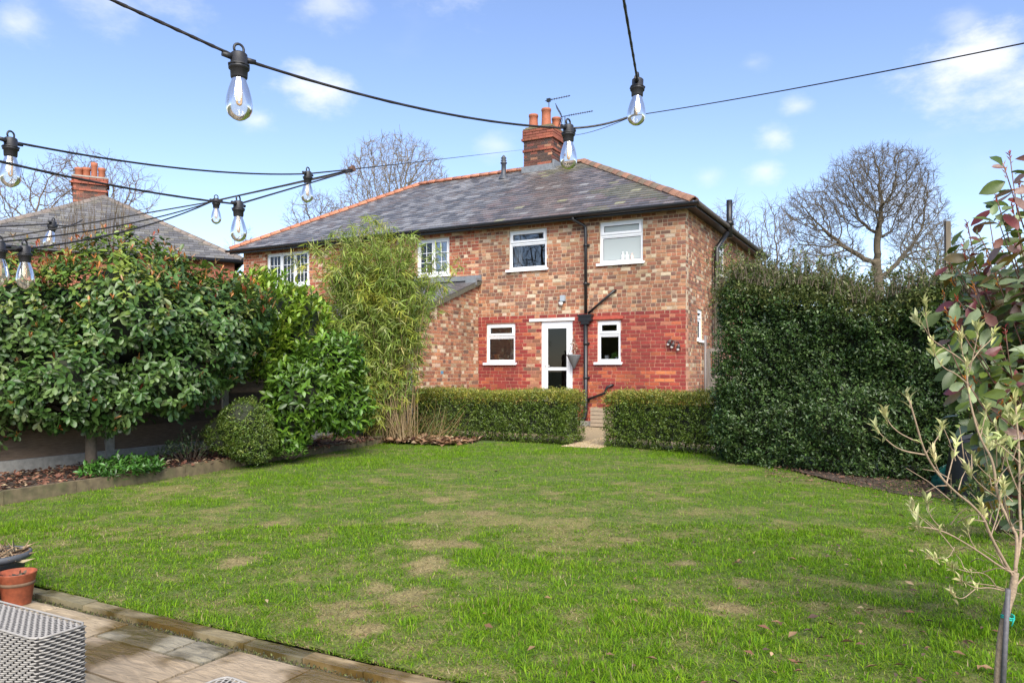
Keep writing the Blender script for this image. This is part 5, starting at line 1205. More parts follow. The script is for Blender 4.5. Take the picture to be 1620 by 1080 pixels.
# ------------------------------------------------------------------ bare winter trees
def grow(base, lobes, natt, step, infl, kill, seed, trunk_to=None, maxit=150, tip=.011, expo=2.35, lean=(0, 0)):
    g = np.random.default_rng(seed); att = []
    for (c, r), w in zip(lobes, [r[0] * r[1] * r[2] for c, r in lobes]):
        m = int(natt * w / sum(q[1][0] * q[1][1] * q[1][2] for q in lobes)); d = unit(g.normal(0, 1, (m, 3))); att.append(np.array(c) + d * np.array(r) * (g.uniform(0, 1, (m, 1)) ** .36))
    att = np.concatenate(att); nodes = [np.array(base, float)]; par = [-1]; z = base[2]
    tz = trunk_to if trunk_to else min(c[2] - r[2] * .8 for c, r in lobes)
    while nodes[-1][2] < tz: nodes.append(nodes[-1] + np.array([lean[0] + g.normal(0, .06), lean[1] + g.normal(0, .06), 1.0]) * step); par.append(len(nodes) - 2)
    near = np.full(len(att), 0); nd = np.full(len(att), 1e9); new = list(range(len(nodes)))
    infl_ = infl * 4
    for it in range(maxit):
        for k in new:
            dd = np.linalg.norm(att - nodes[k], axis=1); m = dd < nd; near[m] = k; nd[m] = dd[m]
        alive = nd > kill; att, near, nd = att[alive], near[alive], nd[alive]
        if not len(att): break
        act = nd < (infl_ if it < 25 else infl); 
        if not act.any(): break
        new = []
        src = near[act]; vec = att[act] - np.array(nodes)[src]; vec = unit(vec)
        for k in np.unique(src):
            v = vec[src == k].sum(0); v = v / (np.linalg.norm(v) + 1e-6) + g.normal(0, .16, 3); v[2] += .05; v /= np.linalg.norm(v)
            q = nodes[k] + v * step; nodes.append(q); par.append(int(k)); new.append(len(nodes) - 1)
        if len(nodes) > 9500: break
    nodes = np.array(nodes); par = np.array(par); n = len(nodes); rad = np.zeros(n); acc = np.zeros(n); cnt = np.bincount(par[1:], minlength=n)
    for i in range(n - 1, -1, -1):
        rad[i] = max(tip, acc[i] ** (1 / expo)) if acc[i] > 0 else tip
        if par[i] >= 0: acc[par[i]] += rad[i] ** expo
    return nodes, par, rad, cnt
def tree(name, label, base, lobes, natt=900, step=.35, infl=2.6, kill=.6, seed=1, twigs=3, tw=(.25, .6), tip=.011, color=(.12, .105, .085), split=.07, tw_r=.006, group='bare trees behind the houses', **kw):
    nodes, par, rad, cnt = grow(base, lobes, natt, step, infl, kill, seed, tip=tip, **kw); e = empty(name, base); tag(e, label, 'tree', group); b0 = np.array(base)
    g = np.random.default_rng(seed + 5); m = mat('bark_' + str(seed), color, .9, noise=.35, nscale=3, coords='World')
    def frus(idx, sides):
        a = nodes[par[idx]] - b0; c = nodes[idx] - b0; ra = np.minimum(rad[par[idx]], rad[idx] * 1.6); rb = rad[idx]; t = unit(c - a); c = c + t * rb[:, None] * .5
        ref = np.where(np.abs(t[:, 2:3]) < .9, [[0, 0, 1.0]], [[1.0, 0, 0]]); x = unit(np.cross(t, ref)); y = np.cross(t, x); v = []
        for P, r in ((a, ra), (c, rb)):
            for j in range(sides): an = 2 * math.pi * j / sides; v.append(P + (x * math.cos(an) + y * math.sin(an)) * r[:, None])
        v = np.stack(v, 1); f = np.array([(j, (j + 1) % sides, (j + 1) % sides + sides, j + sides) for j in range(sides)])
        return v.reshape(-1, 3), (f[None] + (np.arange(len(idx)) * 2 * sides)[:, None, None]).reshape(-1, 4)
    ids = np.arange(1, len(nodes)); thick = ids[rad[ids] > split]; thin = ids[rad[ids] <= split]
    if len(thick): v, f = frus(thick, 8); link('trunk', big_mesh('trunk', v, f, m, None, True), e)
    if len(thin):
        v, f = frus(thin, 4)
        tips = ids[(rad[ids] < tip * 2.6)]; tips = np.repeat(tips, twigs); s = nodes[tips] - b0; d0 = unit(nodes[tips] - nodes[par[tips]]); d = unit(d0 + g.normal(0, .55, s.shape) + [0, 0, .18]); L = g.uniform(*tw, len(tips))
        mid = s + d * L[:, None] * .5 + g.normal(0, .03, s.shape); end = mid + unit(d + g.normal(0, .35, s.shape)) * L[:, None] * .5
        def seg(p, q, r0, r1):
            t = unit(q - p); ref = np.where(np.abs(t[:, 2:3]) < .9, [[0, 0, 1.0]], [[1.0, 0, 0]]); x = unit(np.cross(t, ref)); y = np.cross(t, x); vv = []
            for P, r in ((p, r0), (q, r1)):
                for j in range(3): an = 2.094 * j; vv.append(P + (x * math.cos(an) + y * math.sin(an)) * r)
            vv = np.stack(vv, 1); ff = np.array([(0, 1, 4, 3), (1, 2, 5, 4), (2, 0, 3, 5)]); return vv.reshape(-1, 3), (ff[None] + (np.arange(len(p)) * 6)[:, None, None]).reshape(-1, 4)
        V = [v]; F = [f]; off = len(v)
        for p, q, r0, r1 in ((s, mid, tw_r, tw_r * .8), (mid, end, tw_r * .8, tw_r * .5), (mid, mid + unit(d + g.normal(0, .8, s.shape)) * (L * .45)[:, None], tw_r * .7, tw_r * .45)):
            a, c = seg(p, q, r0, r1); V.append(a); F.append(c + off); off += len(a)
        link('crown', big_mesh('crown', np.concatenate(V), np.concatenate(F), m, None, False), e)
    return e
def lobe(px, py, dep, rx, rz, ry=None): s = dep / FPX; return (tuple(at(px, py, dep)), (rx * s, (ry or rx) * s, rz * s))
def foot(px, dep): a = ray(px); return (a[0] * dep, a[1] * dep, 0)
tree('bare_tree', 'big bare tree with rounded crown and forked trunk above the tall hedge', foot(1392, 42), [lobe(1388, 300, 42, 86, 68, 78), lobe(1282, 345, 42, 52, 50), lobe(1445, 345, 42, 52, 58), lobe(1315, 395, 42, 50, 24), lobe(1470, 400, 42, 40, 25)], 6500, .26, 1.8, .33, 101, 3, (.3, .75), color=(.105, .082, .052), trunk_to=5.6, tw_r=.0085, tip=.0105, expo=2.02, lean=(.02, 0))
tree('bare_tree', 'wide bare tree showing over the left end of the main roof', foot(620, 48), [lobe(625, 285, 48, 84, 70), lobe(590, 345, 48, 70, 50), lobe(665, 330, 48, 48, 60)], 4600, .30, 2.1, .42, 102, 2, (.3, .75), color=(.20, .165, .12), trunk_to=6.2, tw_r=.011, tip=.013, expo=2.08)
tree('bare_tree', 'low spreading bare tree left of the wide tree over the hip', foot(505, 46), [lobe(500, 345, 46, 48, 40), lobe(470, 350, 46, 25, 22)], 1300, .30, 2.2, .42, 103, 2, (.3, .8), color=(.17, .15, .125), trunk_to=6, tw_r=.010, tip=.014)
tree('bare_tree', 'bare tree left of the far chimney, at the picture edge', foot(60, 40), [lobe(50, 330, 40, 80, 70), lobe(100, 290, 40, 50, 45)], 1500, .36, 2.6, .55, 104, 2, (.3, .9), color=(.17, .125, .085), tw_r=.009, tip=.014)
tree('bare_tree', 'bare tree spreading right of the far chimney behind the hipped roof', foot(170, 41), [lobe(150, 290, 41, 70, 52), lobe(215, 310, 41, 42, 50)], 1500, .36, 2.6, .55, 105, 2, (.3, .9), color=(.17, .125, .085), tw_r=.009, tip=.014)
tree('bare_tree', 'slim pale bare tree just right of the black vent pipe', foot(1160, 36), [lobe(1155, 385, 36, 40, 66), lobe(1185, 420, 36, 30, 50)], 1500, .26, 1.8, .32, 106, 2, (.3, .8), color=(.20, .175, .15), tw_r=.008, tip=.011)
tree('bare_tree', 'thin upright bare tree between the vent pipe and the big bare tree', foot(1222, 34), [lobe(1222, 390, 34, 36, 75), lobe(1262, 425, 34, 36, 40)], 1500, .26, 1.8, .32, 107, 2, (.3, .8), color=(.15, .125, .10), tw_r=.008, tip=.011)
tree('bare_tree', 'low twiggy bare tree right of the big bare tree, behind the wooden post', foot(1480, 36), [lobe(1465, 400, 36, 55, 50), lobe(1540, 420, 36, 50, 40)], 1500, .26, 1.8, .33, 108, 2, (.25, .6), color=(.14, .12, .09), tw_r=.008, tip=.011)
tree('bare_tree', 'faint bare tree between the far roof and the hip end', foot(385, 52), [lobe(378, 392, 52, 26, 30)], 180, .4, 3, .7, 109, 3, (.4, .9), color=(.2, .175, .15), tw_r=.010)
tree('bare_tree', 'tips of a bare tree just above the right roof hip', foot(1018, 60), [lobe(1018, 305, 60, 22, 26)], 200, .45, 3, .7, 110, 3, (.4, .9), color=(.2, .18, .15), tw_r=.011)
tree('bare_tree', 'bare shrubby tree rising straight out of the tall hedge', foot(1325, 20), [lobe(1310, 425, 20, 70, 40), lobe(1390, 440, 20, 60, 30)], 420, .22, 1.4, .32, 111, 3, (.15, .4), color=(.13, .105, .075), tw_r=.005, tip=.007, split=.03)
# the tree behind the photographer that the upstairs panes mirror
tree('bare_tree', 'bare tree mirrored in the upper left window of the house', (-20.5, -9.5, 0), [((-20.5, -9.5, 9.0), (5.2, 5.2, 6.0))], 900, .5, 3.2, .9, 112, 3, (.4, .9), color=(.06, .05, .04), tw_r=.012, tip=.018)

# ------------------------------------------------------------------ far house on the left
def far_house():
    A = at(165, 312, 27.5); Rt = at(385, 411, 25.6); cx, cy = A.x, A.y; v = Vector((Rt.x - cx, Rt.y - cy)); ez, az = Rt.z, A.z
    e = empty('far_house', (cx, cy, 0)); tag(e, 'far house with grey hipped slate roof and brick chimney behind the evergreen shrub', 'house')
    cs = [Vector((v.x, v.y)), Vector((v.y, -v.x)), Vector((-v.x, -v.y)), Vector((-v.y, v.x))]      # right, near, left, far corners
    b = MB()
    for i in range(4): p, q = cs[i], cs[(i + 1) % 4]; b.poly([(p.x, p.y, ez - .03), (q.x, q.y, ez - .03), (0, 0, az - .03)])
    roof = b.build('roof', M_deck, e)
    pal = [(.14, .135, .13), (.115, .11, .105), (.165, .16, .15), (.10, .095, .09), (.15, .14, .115)]
    full = []
    for fi, (i, j) in enumerate(((0, 1), (3, 0), (1, 2))):
        p, q = cs[i], cs[j]; P0, P1, T = Vector((p.x, p.y, ez)), Vector((q.x, q.y, ez)), Vector((0, 0, az)); mid = (P0 + P1) / 2; up = (T - mid); SLn = up.length; up.normalize(); al = (P1 - P0); W = al.length; al.normalize(); nn = al.cross(up)
        if nn.z < 0: nn = -nn
        rows = int(SLn / .21); m = MB()
        for r in range(rows):
            s0, s1 = r * .21 - .02, r * .21 + .24
            x = -W / 2 - .3 + (r % 2) * .15
            while x < W / 2 + .3:
                a, c = x + .004, x + .296; x += .30
                h0 = W / 2 * (1 - max(s0, 0) / SLn); h1 = W / 2 * max(0, 1 - s1 / SLn); a0, c0, a1, c1 = max(a, -h0), min(c, h0), max(min(a, h1), -h1), min(max(c, -h1), h1)
                if c0 - a0 < .03: continue
                a0, c0 = min(a0, c0), max(a0, c0); PT = lambda u, s, w: tuple(mid + al * u + up * s + nn * w); col = rnd.choice(pal); k = rnd.uniform(.85, 1.15); col = tuple(g * k for g in col)
                i0 = len(m.v); m.v += [PT(a0, s0, .004), PT(c0, s0, .004), PT(c0, s0, .02), PT(a0, s0, .02), PT(a1, s1, .002), PT(c1, s1, .002)]; m.c += [col] * 6
                for f in ((0, 1, 2, 3), (3, 2, 5, 4), (0, 3, 4), (1, 5, 2)): m.f.append(tuple(i0 + t for t in f)); m.sm.append(False)
        m.build('slates', M_slate_a, roof, 'stuff')
    grey = [(.16, .13, .11), (.14, .12, .105), (.19, .15, .12)]
    for k in (0, 1): ridge_run(roof, (cs[k].x, cs[k].y, ez + .05), (0, 0, az + .05), grey, .11)
    b = MB(); w = [c * .94 for c in cs]
    for i in range(4): p, q = w[i], w[(i + 1) % 4]; b.quad((p.x, p.y, 0), (q.x, q.y, 0), (q.x, q.y, ez - .06), (p.x, p.y, ez - .06))
    b.build('wall', mat('far_brick', (.30, .11, .065), .9, noise=.4, nscale=9, coords='World'), e)
    b = MB()
    for i in range(4): p, q = cs[i], cs[(i + 1) % 4]; b.tube([(p.x, p.y, ez - .07), (q.x, q.y, ez - .07)], .06, 6)
    b.build('gutter', M_black, e)
    # white upstairs window on the face towards the garden
    d = (w[1] - w[0]).normalized(); ang = math.atan2(d.y, d.x); MW = Matrix.Translation((w[0].x, w[0].y, 0)) @ Matrix.Rotation(ang, 4, 'Z')
    # chimney stands just behind the apex
    M = Matrix.Rotation(math.atan2(v.y, v.x) + R_(45), 4, 'Z'); fw = Vector(FWD); c0 = at(143, 312, 28.2) - Vector((cx, cy, 0))
    ro = math.atan2(RGT[1], RGT[0]) + R_(28); chim = empty('tmp'); bpy.data.objects.remove(chim)
    b = MB(); MM = Matrix.Translation((c0.x, c0.y, 0)) @ Matrix.Rotation(ro, 4, 'Z'); zt_ = at(0, 284, 28.2).z; b.box(-.55, .55, -.32, .32, az - 1.2, zt_, MM); c = b.build('chimney', mat('far_chimney_mortar', (.30, .18, .12), .95, noise=.3, nscale=8, coords='World'), e)
    n = 16; z0 = zt_ - n * .085
    for (ox, oy, rz, L) in ((-.56, -.33, 0, 1.12), (.56, -.33, R_(90), .66), (.56, .33, R_(180), 1.12), (-.56, .33, R_(270), .66)):
        for i in range(n):
            pr = .04 if i in (n - 1, n - 2) else (.07 if i == n - 3 else (.04 if i == n - 6 else 0)); u = -pr - (.115 if i % 2 else 0)
            while u < L + pr - .03:
                a, q = max(u, -pr), min(u + .22, L + pr); u += .231
                if q - a < .03: continue
                col = pick([(.30, .085, .05), (.25, .075, .045)], [1, 1]) if pr else pick([(.20, .07, .045), (.13, .055, .04), (.27, .10, .06), (.09, .055, .045)], [3, 3, 2, 2])
                o = bpy.data.objects.new('brick', BRICK); COL.objects.link(o); o.parent = c; o.matrix_local = MM @ Matrix.Translation((ox, oy, 0)) @ Matrix.Rotation(rz, 4, 'Z') @ Matrix.Translation((a, -pr, z0 + i * .085)) @ Matrix.Diagonal((q - a, .03 + pr, .075, 1)); o.color = (*col, 1)
    for (x, y, h, r) in ((-.38, .0, .38, .13), (-.13, .05, .42, .14), (.13, -.05, .62, .11), (.37, .0, .46, .12)):
        b = MB(); b.lathe([(r, zt_), (r * .95, zt_ + h * .75), (r * 1.08, zt_ + h * .8), (r * 1.08, zt_ + h), (r * .7, zt_ + h), (r * .65, zt_ + h - .2)], 14, MM @ Matrix.Translation((x, y, 0))); b.build('chimney_pot', M_terra, c)
    b = MB(); b.box(-.6, .6, -.37, .37, zt_, zt_ + .05, MM); b.build('mortar_cap', M_conc, c)
far_house()

# ------------------------------------------------------------------ festoon lights and overhead wires
M_cable = mat('rubber_cable', (.014, .011, .010), .55, noise=.3, nscale=40)
M_holder = mat('lamp_holder', (.016, .016, .018), .5, noise=.25, nscale=30)
M_fil = mat('filament_strip', (.42, .25, .10), .4)
def lamp_meshes():
    b = MB(); b.lathe([(0, .0), (.0135, 0), (.0165, -.003), (.0165, -.026), (.0205, -.027), (.0205, -.033), (.0172, -.034), (.0165, -.050), (.0145, -.053), (0, -.053)], 20)
    b.lathe([(.0, -.0245), (.0225, -.0245), (.0225, -.0275), (0, -.0275)], 8); hold = b.mesh('lamp_holder', M_holder)
    b = MB(); b.tube([(.010 * math.cos(t), 0, .008 + .0105 * math.sin(t)) for t in np.linspace(-.6, math.pi + .6, 12)], .0028, 6); hook = b.mesh('hook', M_holder)
    b = MB(); b.lathe([(.0130, -.051), (.0150, -.058), (.0205, -.074), (.0248, -.092), (.0265, -.106), (.0255, -.117), (.0205, -.127), (.012, -.134), (.004, -.1375), (.0005, -.138)], 28); bulb = b.mesh('bulb', M_bulb)
    b = MB(); pts = [(-.0042, 0, -.054), (-.0045, 0, -.098)] + [(-.0045 * math.cos(t), 0, -.100 - .0055 * math.sin(t)) for t in np.linspace(0, math.pi, 7)] + [(.0045, 0, -.098), (.0042, 0, -.054)]
    b.tube(pts, .0024, 6); fil = b.mesh('filament', M_fil)
    b = MB(); b.lathe([(.0132, -.0505), (.0136, -.056), (.008, -.060), (0, -.061)], 16); cap = b.mesh('base_collar', mat('collar_grey', (.35, .35, .36), .35, metal=.6))
    b = MB(); b.tube([(-.034, 0, -.010), (-.014, 0, -.011)], [.0052, .0068], 8); b.tube([(.014, 0, -.011), (.034, 0, -.010)], [.0068, .0052], 8); arm = b.mesh('cable_gland', M_holder)
    return hold, hook, bulb, fil, cap, arm
LM = lamp_meshes()
def catenary(a, c, sag, n=24): return [a.lerp(c, k / n) + Vector((0, 0, -4 * sag * (k / n) * (1 - k / n))) for k in range(n + 1)]
def festoon(label, pts, r=.0032):
    """pts: (px, py, depth, lamp?, sag to the next point)"""
    P = [at(p[0], p[1], p[2]) for p in pts]; e = empty('festoon_string', P[0]); tag(e, label, 'string lights', 'festoon strings over the garden'); path = []
    for k in range(len(P) - 1): path += catenary(P[k], P[k + 1], pts[k][4], 22)[(1 if k else 0):]
    b = MB(); b.tube([q - P[0] for q in path], r, 6); b.build('cable', M_cable, e)
    b = MB()
    for s in (0, math.pi):   # the second core twisted round the first
        b.tube([q - P[0] + Vector((math.cos(i * 1.3 + s), math.sin(i * 1.3 + s), math.sin(i * 1.3 + s))) * r * .5 for i, q in enumerate(path)], r * .7, 5)
    b.build('cable_twist', M_cable, e)
    for k, p in enumerate(pts):
        if not p[3]: continue
        d = (P[min(k + 1, len(P) - 1)] - P[max(k - 1, 0)]); yaw = math.atan2(d.y, d.x) + rnd.uniform(-.15, .15)
        o = link('lamp_holder', LM[0], e); tilt = p[5] if len(p) > 5 else 0
        o.location = P[k] - P[0] + Vector((0, 0, .010)); o.rotation_euler = (tilt * .3 + rnd.uniform(-.03, .03), tilt, yaw); 
        for nm, me in zip(('hook', 'bulb', 'filament', 'base_collar', 'cable_gland'), LM[1:]): c = link(nm, me, o)
festoon('festoon string with the big near bulb at top left and two bulbs by the chimney',
        [(120, -26, 1.32, 0, .0), (378, 92, 1.53, 1, .03), (899, 203, 2.32, 1, .01), (1003, 182, 2.36, 0, 0)])
festoon('festoon string dropping from the top edge to a single bulb right of the chimney', [(980, -40, 1.5, 0, 0), (1009, 131, 2.15, 1, 0, .12), (1004, 181, 2.36, 0, 0)])
festoon('festoon string with a bulb at the left edge and one over the roof hip', [(-60, 210, 1.95, 0, .0), (17, 224, 2.1, 1, .03), (487, 275, 3.35, 1, .0), (557, 268, 3.75, 0, 0)])
festoon('festoon string crossing the far chimney to the bulb left of the roof hip', [(-80, 236, 1.75, 0, .015), (377, 323, 2.55, 1, .0), (557, 270, 3.75, 0, 0)])
festoon('festoon string with a small bulb above the far roof eave', [(-60, 394, 2.6, 0, .0), (-4, 383, 2.75, 0, .03), (342, 317, 4.05, 1, .0), (557, 269, 3.76, 0, 0)])
festoon('lowest festoon string with a bulb hanging before the evergreen shrub', [(-70, 398, 2.25, 0, 0), (39, 394, 2.4, 1, .03), (335, 319, 3.6, 0, 0), (557, 271, 3.77, 0, 0)])
festoon('slack festoon string with a tilted bulb in front of the far roof', [(-60, 362, 3.3, 0, .0), (84, 354, 3.7, 1, .02, .22), (130, 348, 4.0, 0, 0)])
festoon('short festoon end with a bulb half cut off at the left edge', [(-70, 390, 2.2, 0, 0), (-1, 388, 2.35, 1, .01), (-70 + 109, 395, 2.4, 0, 0)])
def wire(label, pts, r=.0045, name='overhead_wire'):
    P = [at(*p[:3]) for p in pts]; path = []
    for k in range(len(P) - 1): path += catenary(P[k], P[k + 1], pts[k][3], 20)[(1 if k else 0):]
    b = MB(); b.tube(path, r, 6); o = b.build(name, M_cable); tag(o, label, 'wire', 'wires over the garden')
cL = Vector((-10.40, 20.30, 7.95)); cR = Vector((-9.41, 20.9, 8.42))
def dp(v): return v.x * FWD[0] + v.y * FWD[1]
def px_(v): d = dp(v); return (810 + FPX * (v.x * RGT[0] + v.y * RGT[1]) / d, HORIZON - FPX * (v.z - HCAM) / d, d)
wire('thin overhead wire from the chimney down to the far left', [(*px_(cL), .0), (557, 268, 3.80, .0), (342, 318, 3.3, .0), (-120, 398, 2.6, 0)], .0028)
wire('overhead wire from the chimney out to the upper right', [(*px_(cR), .1), (1003, 183, 9.5, .03), (1700, 52, 5.0, 0)], .0055)
b = MB(); k = at(557, 268, 3.77); b.tube([k + Vector((-.012, 0, 0)), k + Vector((.012, 0, .004))], .016, 8); b.tube([k + Vector((-.03, 0, -.01)), k, k + Vector((.0, 0, .02))], .006, 6); tag(b.build('cable_tie', mat('tie_brown', (.10, .05, .03), .7)), 'brown cable tie knot where the festoon strings meet', 'cable tie')

# ------------------------------------------------------------------ right-hand plants
def olive():
    D = 2.78; base = at(1576, 585 + HCAM * FPX / D, D); e = empty('young_tree', base); tag(e, 'young staked tree with thin pale twigs and sparse grey-green leaf tufts', 'tree')
    mb = mat('pale_bark', (.28, .205, .135), .8, noise=.35, nscale=30, coords='World', bump=.3); mbr = mat('twig_bark', (.27, .195, .125), .8, noise=.3, nscale=40, coords='World')
    def pl(pts): return [at(p[0], p[1], p[2]) - base for p in pts]
    def smooth(P, it=2):
        for _ in range(it): P = [P[0]] + [q for a, c in zip(P, P[1:]) for q in (a.lerp(c, .25), a.lerp(c, .75))] + [P[-1]]
        return P
    b = MB(); T = smooth([Vector((0, 0, -.03))] + pl([(1579, 1080, D), (1584, 1008, D), (1593, 960, D), (1602, 936, D), (1606, 905, D)])); b.tube(T, np.linspace(.016, .0125, len(T)).tolist(), 10); b.build('trunk', mb, e)
    d = D
    br = [([(1606, 905, d), (1591, 902, d - .02), (1543, 868, d - .08), (1490, 837, d - .16), (1447, 832, d - .22)], .006),
          ([(1603, 912, d), (1567, 849, d - .02), (1553, 810, d - .05), (1497, 767, d - .1), (1463, 719, d - .12), (1447, 661, d - .15), (1435, 622, d - .15)], .0075),
          ([(1463, 719, d - .12), (1422, 712, d - .14), (1396, 690, d - .16), (1384, 675, d - .17)], .0038), ([(1453, 700, d - .13), (1413, 680, d - .12), (1398, 651, d - .12)], .0034), ([(1463, 719, d - .12), (1487, 688, d - .1), (1490, 673, d - .08)], .0032),
          ([(1497, 766, d - .1), (1506, 730, d - .05), (1514, 700, d)], .0035), ([(1490, 755, d - .1), (1480, 735, d - .12), (1477, 712, d - .13)], .0028),
          ([(1606, 905, d), (1610, 849, d + .03), (1601, 834, d + .04), (1577, 786, d + .08), (1572, 728, d + .1), (1550, 695, d + .12), (1531, 623, d + .12), (1529, 576, d + .12)], .009),
          ([(1529, 576, d + .12), (1515, 564, d + .12), (1493, 550, d + .1), (1471, 535, d + .08), (1462, 516, d + .07), (1450, 505, d + .06)], .004), ([(1471, 535, d + .08), (1465, 505, d + .05), (1464, 480, d + .05)], .003),
          ([(1531, 607, d + .12), (1510, 589, d + .1), (1493, 583, d + .1), (1479, 562, d + .1), (1474, 545, d + .1)], .0035), ([(1532, 580, d + .12), (1548, 555, d + .15), (1568, 538, d + .18), (1573, 526, d + .18)], .0038), ([(1529, 576, d + .12), (1522, 560, d + .1), (1520, 530, d + .12)], .003), ([(1533, 590, d + .12), (1545, 540, d + .1), (1548, 515, d + .1)], .003),
          ([(1606, 900, d), (1616, 850, d + .05), (1612, 791, d + .1), (1613, 719, d + .12), (1608, 660, d + .14), (1606, 632, d + .15)], .008), ([(1612, 780, d + .1), (1596, 740, d + .1), (1590, 715, d + .12)], .0036), ([(1612, 760, d + .1), (1636, 720, d + .12), (1650, 680, d + .1)], .005), ([(1616, 850, d + .05), (1645, 810, d + .1), (1670, 740, d + .1)], .006),
          ([(1602, 938, d), (1567, 928, d - .03), (1543, 931, d - .08), (1519, 916, d - .13)], .0042), ([(1578, 930, d - .02), (1560, 905, d - .1), (1530, 905, d - .16), (1500, 893, d - .2)], .003),
          ([(1543, 868, d - .08), (1533, 850, d - .1), (1530, 825, d - .1)], .003), ([(1590, 900, d), (1572, 860, d + .05), (1560, 830, d + .08), (1553, 800, d + .08)], .004), ([(1577, 786, d + .08), (1548, 765, d + .04), (1530, 740, d + .02)], .0035), ([(1572, 760, d + .1), (1545, 735, d + .06), (1538, 720, d + .05)], .003),
          ([(1567, 849, d), (1580, 810, d + .04), (1585, 770, d + .06)], .0035), ([(1601, 834, d + .04), (1590, 800, d - .04), (1588, 765, d - .06)], .0036), ([(1490, 837, d - .16), (1470, 815, d - .18), (1466, 790, d - .18)], .003), ([(1475, 834, d - .18), (1452, 815, d - .2), (1440, 800, d - .2)], .0026), ([(1543, 931, d - .08), (1520, 950, d - .12), (1505, 935, d - .14)], .0026), ([(1604, 930, d), (1625, 905, d + .05), (1650, 890, d + .1)], .0045),
          ([(1550, 695, d + .12), (1558, 660, d + .15), (1562, 640, d + .16)], .003), ([(1540, 655, d + .12), (1555, 690, d + .14), (1575, 700, d + .18), (1592, 690, d + .2)], .003), ([(1510, 865, d - .1), (1500, 885, d - .12), (1470, 880, d - .14)], .0022)]
    P = []; A = []; mids = []
    for pts, r in br:
        q = smooth(pl(pts)); m = MB(); m.tube(q, [v * rnd.uniform(.9, 1.12) for v in np.linspace(r * .80, r * .30, len(q))], 7); m.build('branch', mbr, e); t = (q[-1] - q[-3]).normalized(); P.append(tuple(q[-1])); A.append(tuple(t + Vector((0, 0, .5))))
        if r < .0045 or True:
            for f in (.6, .74, .86, .93):
                if rnd.random() < .62: w = q[int(f * (len(q) - 1))]; mids.append((tuple(w), tuple(t * .7 + Vector((rnd.uniform(-.6, .6), rnd.uniform(-.6, .6), .7)))))
    R = rosettes(np.array(P), np.array(A), 8, .38, .007, .047, .0125, mixcol([(.38, .39, .20), (.44, .44, .26), (.30, .33, .17), (.50, .46, .31)], [3, 3, 2, 1], len(P)), .3)
    R2 = rosettes(np.array([m[0] for m in mids]), np.array([m[1] for m in mids]), 3, .38, .006, .036, .011, mixcol([(.34, .36, .19), (.42, .42, .24)], [1, 1], len(mids)), .3)
    R = [np.concatenate([x, y]) for x, y in zip(R, R2)]
    # a fuller grey-green tuft low on the right
    n = 16; q = np.array([tuple(at(rnd.uniform(1560, 1640), rnd.uniform(650, 760), d + rnd.uniform(0, .2)) - base) for _ in range(n)]); R3 = rosettes(q, rng.normal(0, .5, (n, 3)) + [0, 0, 1], 6, .45, .006, .048, .014, mixcol([(.34, .38, .2), (.40, .42, .24)], [1, 1], n), .3); R = [np.concatenate([x, y]) for x, y in zip(R, R3)]
    bm = MB(); bm.v = [tuple(v) for v in LEAF6[0]]; bm.f = [tuple(f) for f in LEAF6[1]]; bm.c = [None] * 8; bm.sm = [True] * 8; me = bm.mesh('leaf', M_leaf_mo)
    s = slice(0, 300); leaf_parts('leaf', me, *[x[s] for x in R[:5]], R[5][s], e)
    if len(R[0]) > 300: leaf_mass('foliage', *[x[300:] for x in R[:5]], R[5][300:], LEAF6, M_leaf_m, e)
    # fine bare twigs
    b = MB()
    for i in range(46):
        p = at(rnd.uniform(1500, 1640), rnd.uniform(720, 930), d + rnd.uniform(-.1, .2)) - base; dd = Vector((rnd.uniform(-1, .6), rnd.uniform(-.6, .6), rnd.uniform(-.2, .9))).normalized(); l = rnd.uniform(.06, .2); b.tube([p, p + dd * l * .5 + Vector((0, 0, .01)), p + dd * l], [.0024, .0018, .001], 4, False)
    b.build('fine_twigs', mbr, e, 'stuff')
    # stake and tie
    s0 = at(1584, 585 + HCAM * FPX / (D - .03), D - .03); s1 = at(1595, 931, D - .03); b = MB(); b.tube([s0, s1], .0088, 10); tag(b.build('tree_stake', mat('grey_stake', (.085, .08, .085), .6, noise=.3, nscale=30)), 'dark grey stake tied to the young tree', 'stake')
    b = MB(); c = at(1594, 975, D - .015)
    for h in (-.004, .003): b.tube([c + Vector((.021 * math.cos(t), .021 * math.sin(t), h + .004 * math.sin(2 * t))) for t in np.linspace(0, 6.28, 18)], .0026, 6)
    f = Vector((-FWD[0], -FWD[1], 0)) * .022; b.tube([c + f + Vector((.008, 0, 0)), c + f + Vector((.004, 0, -.015)), c + f + Vector((.0, 0, -.028))], .002, 5)
    tag(b.build('plant_tie', mat('teal_tie', (.0, .33, .27), .5)), 'teal plastic tie round stake and young tree trunk', 'tie')
olive()

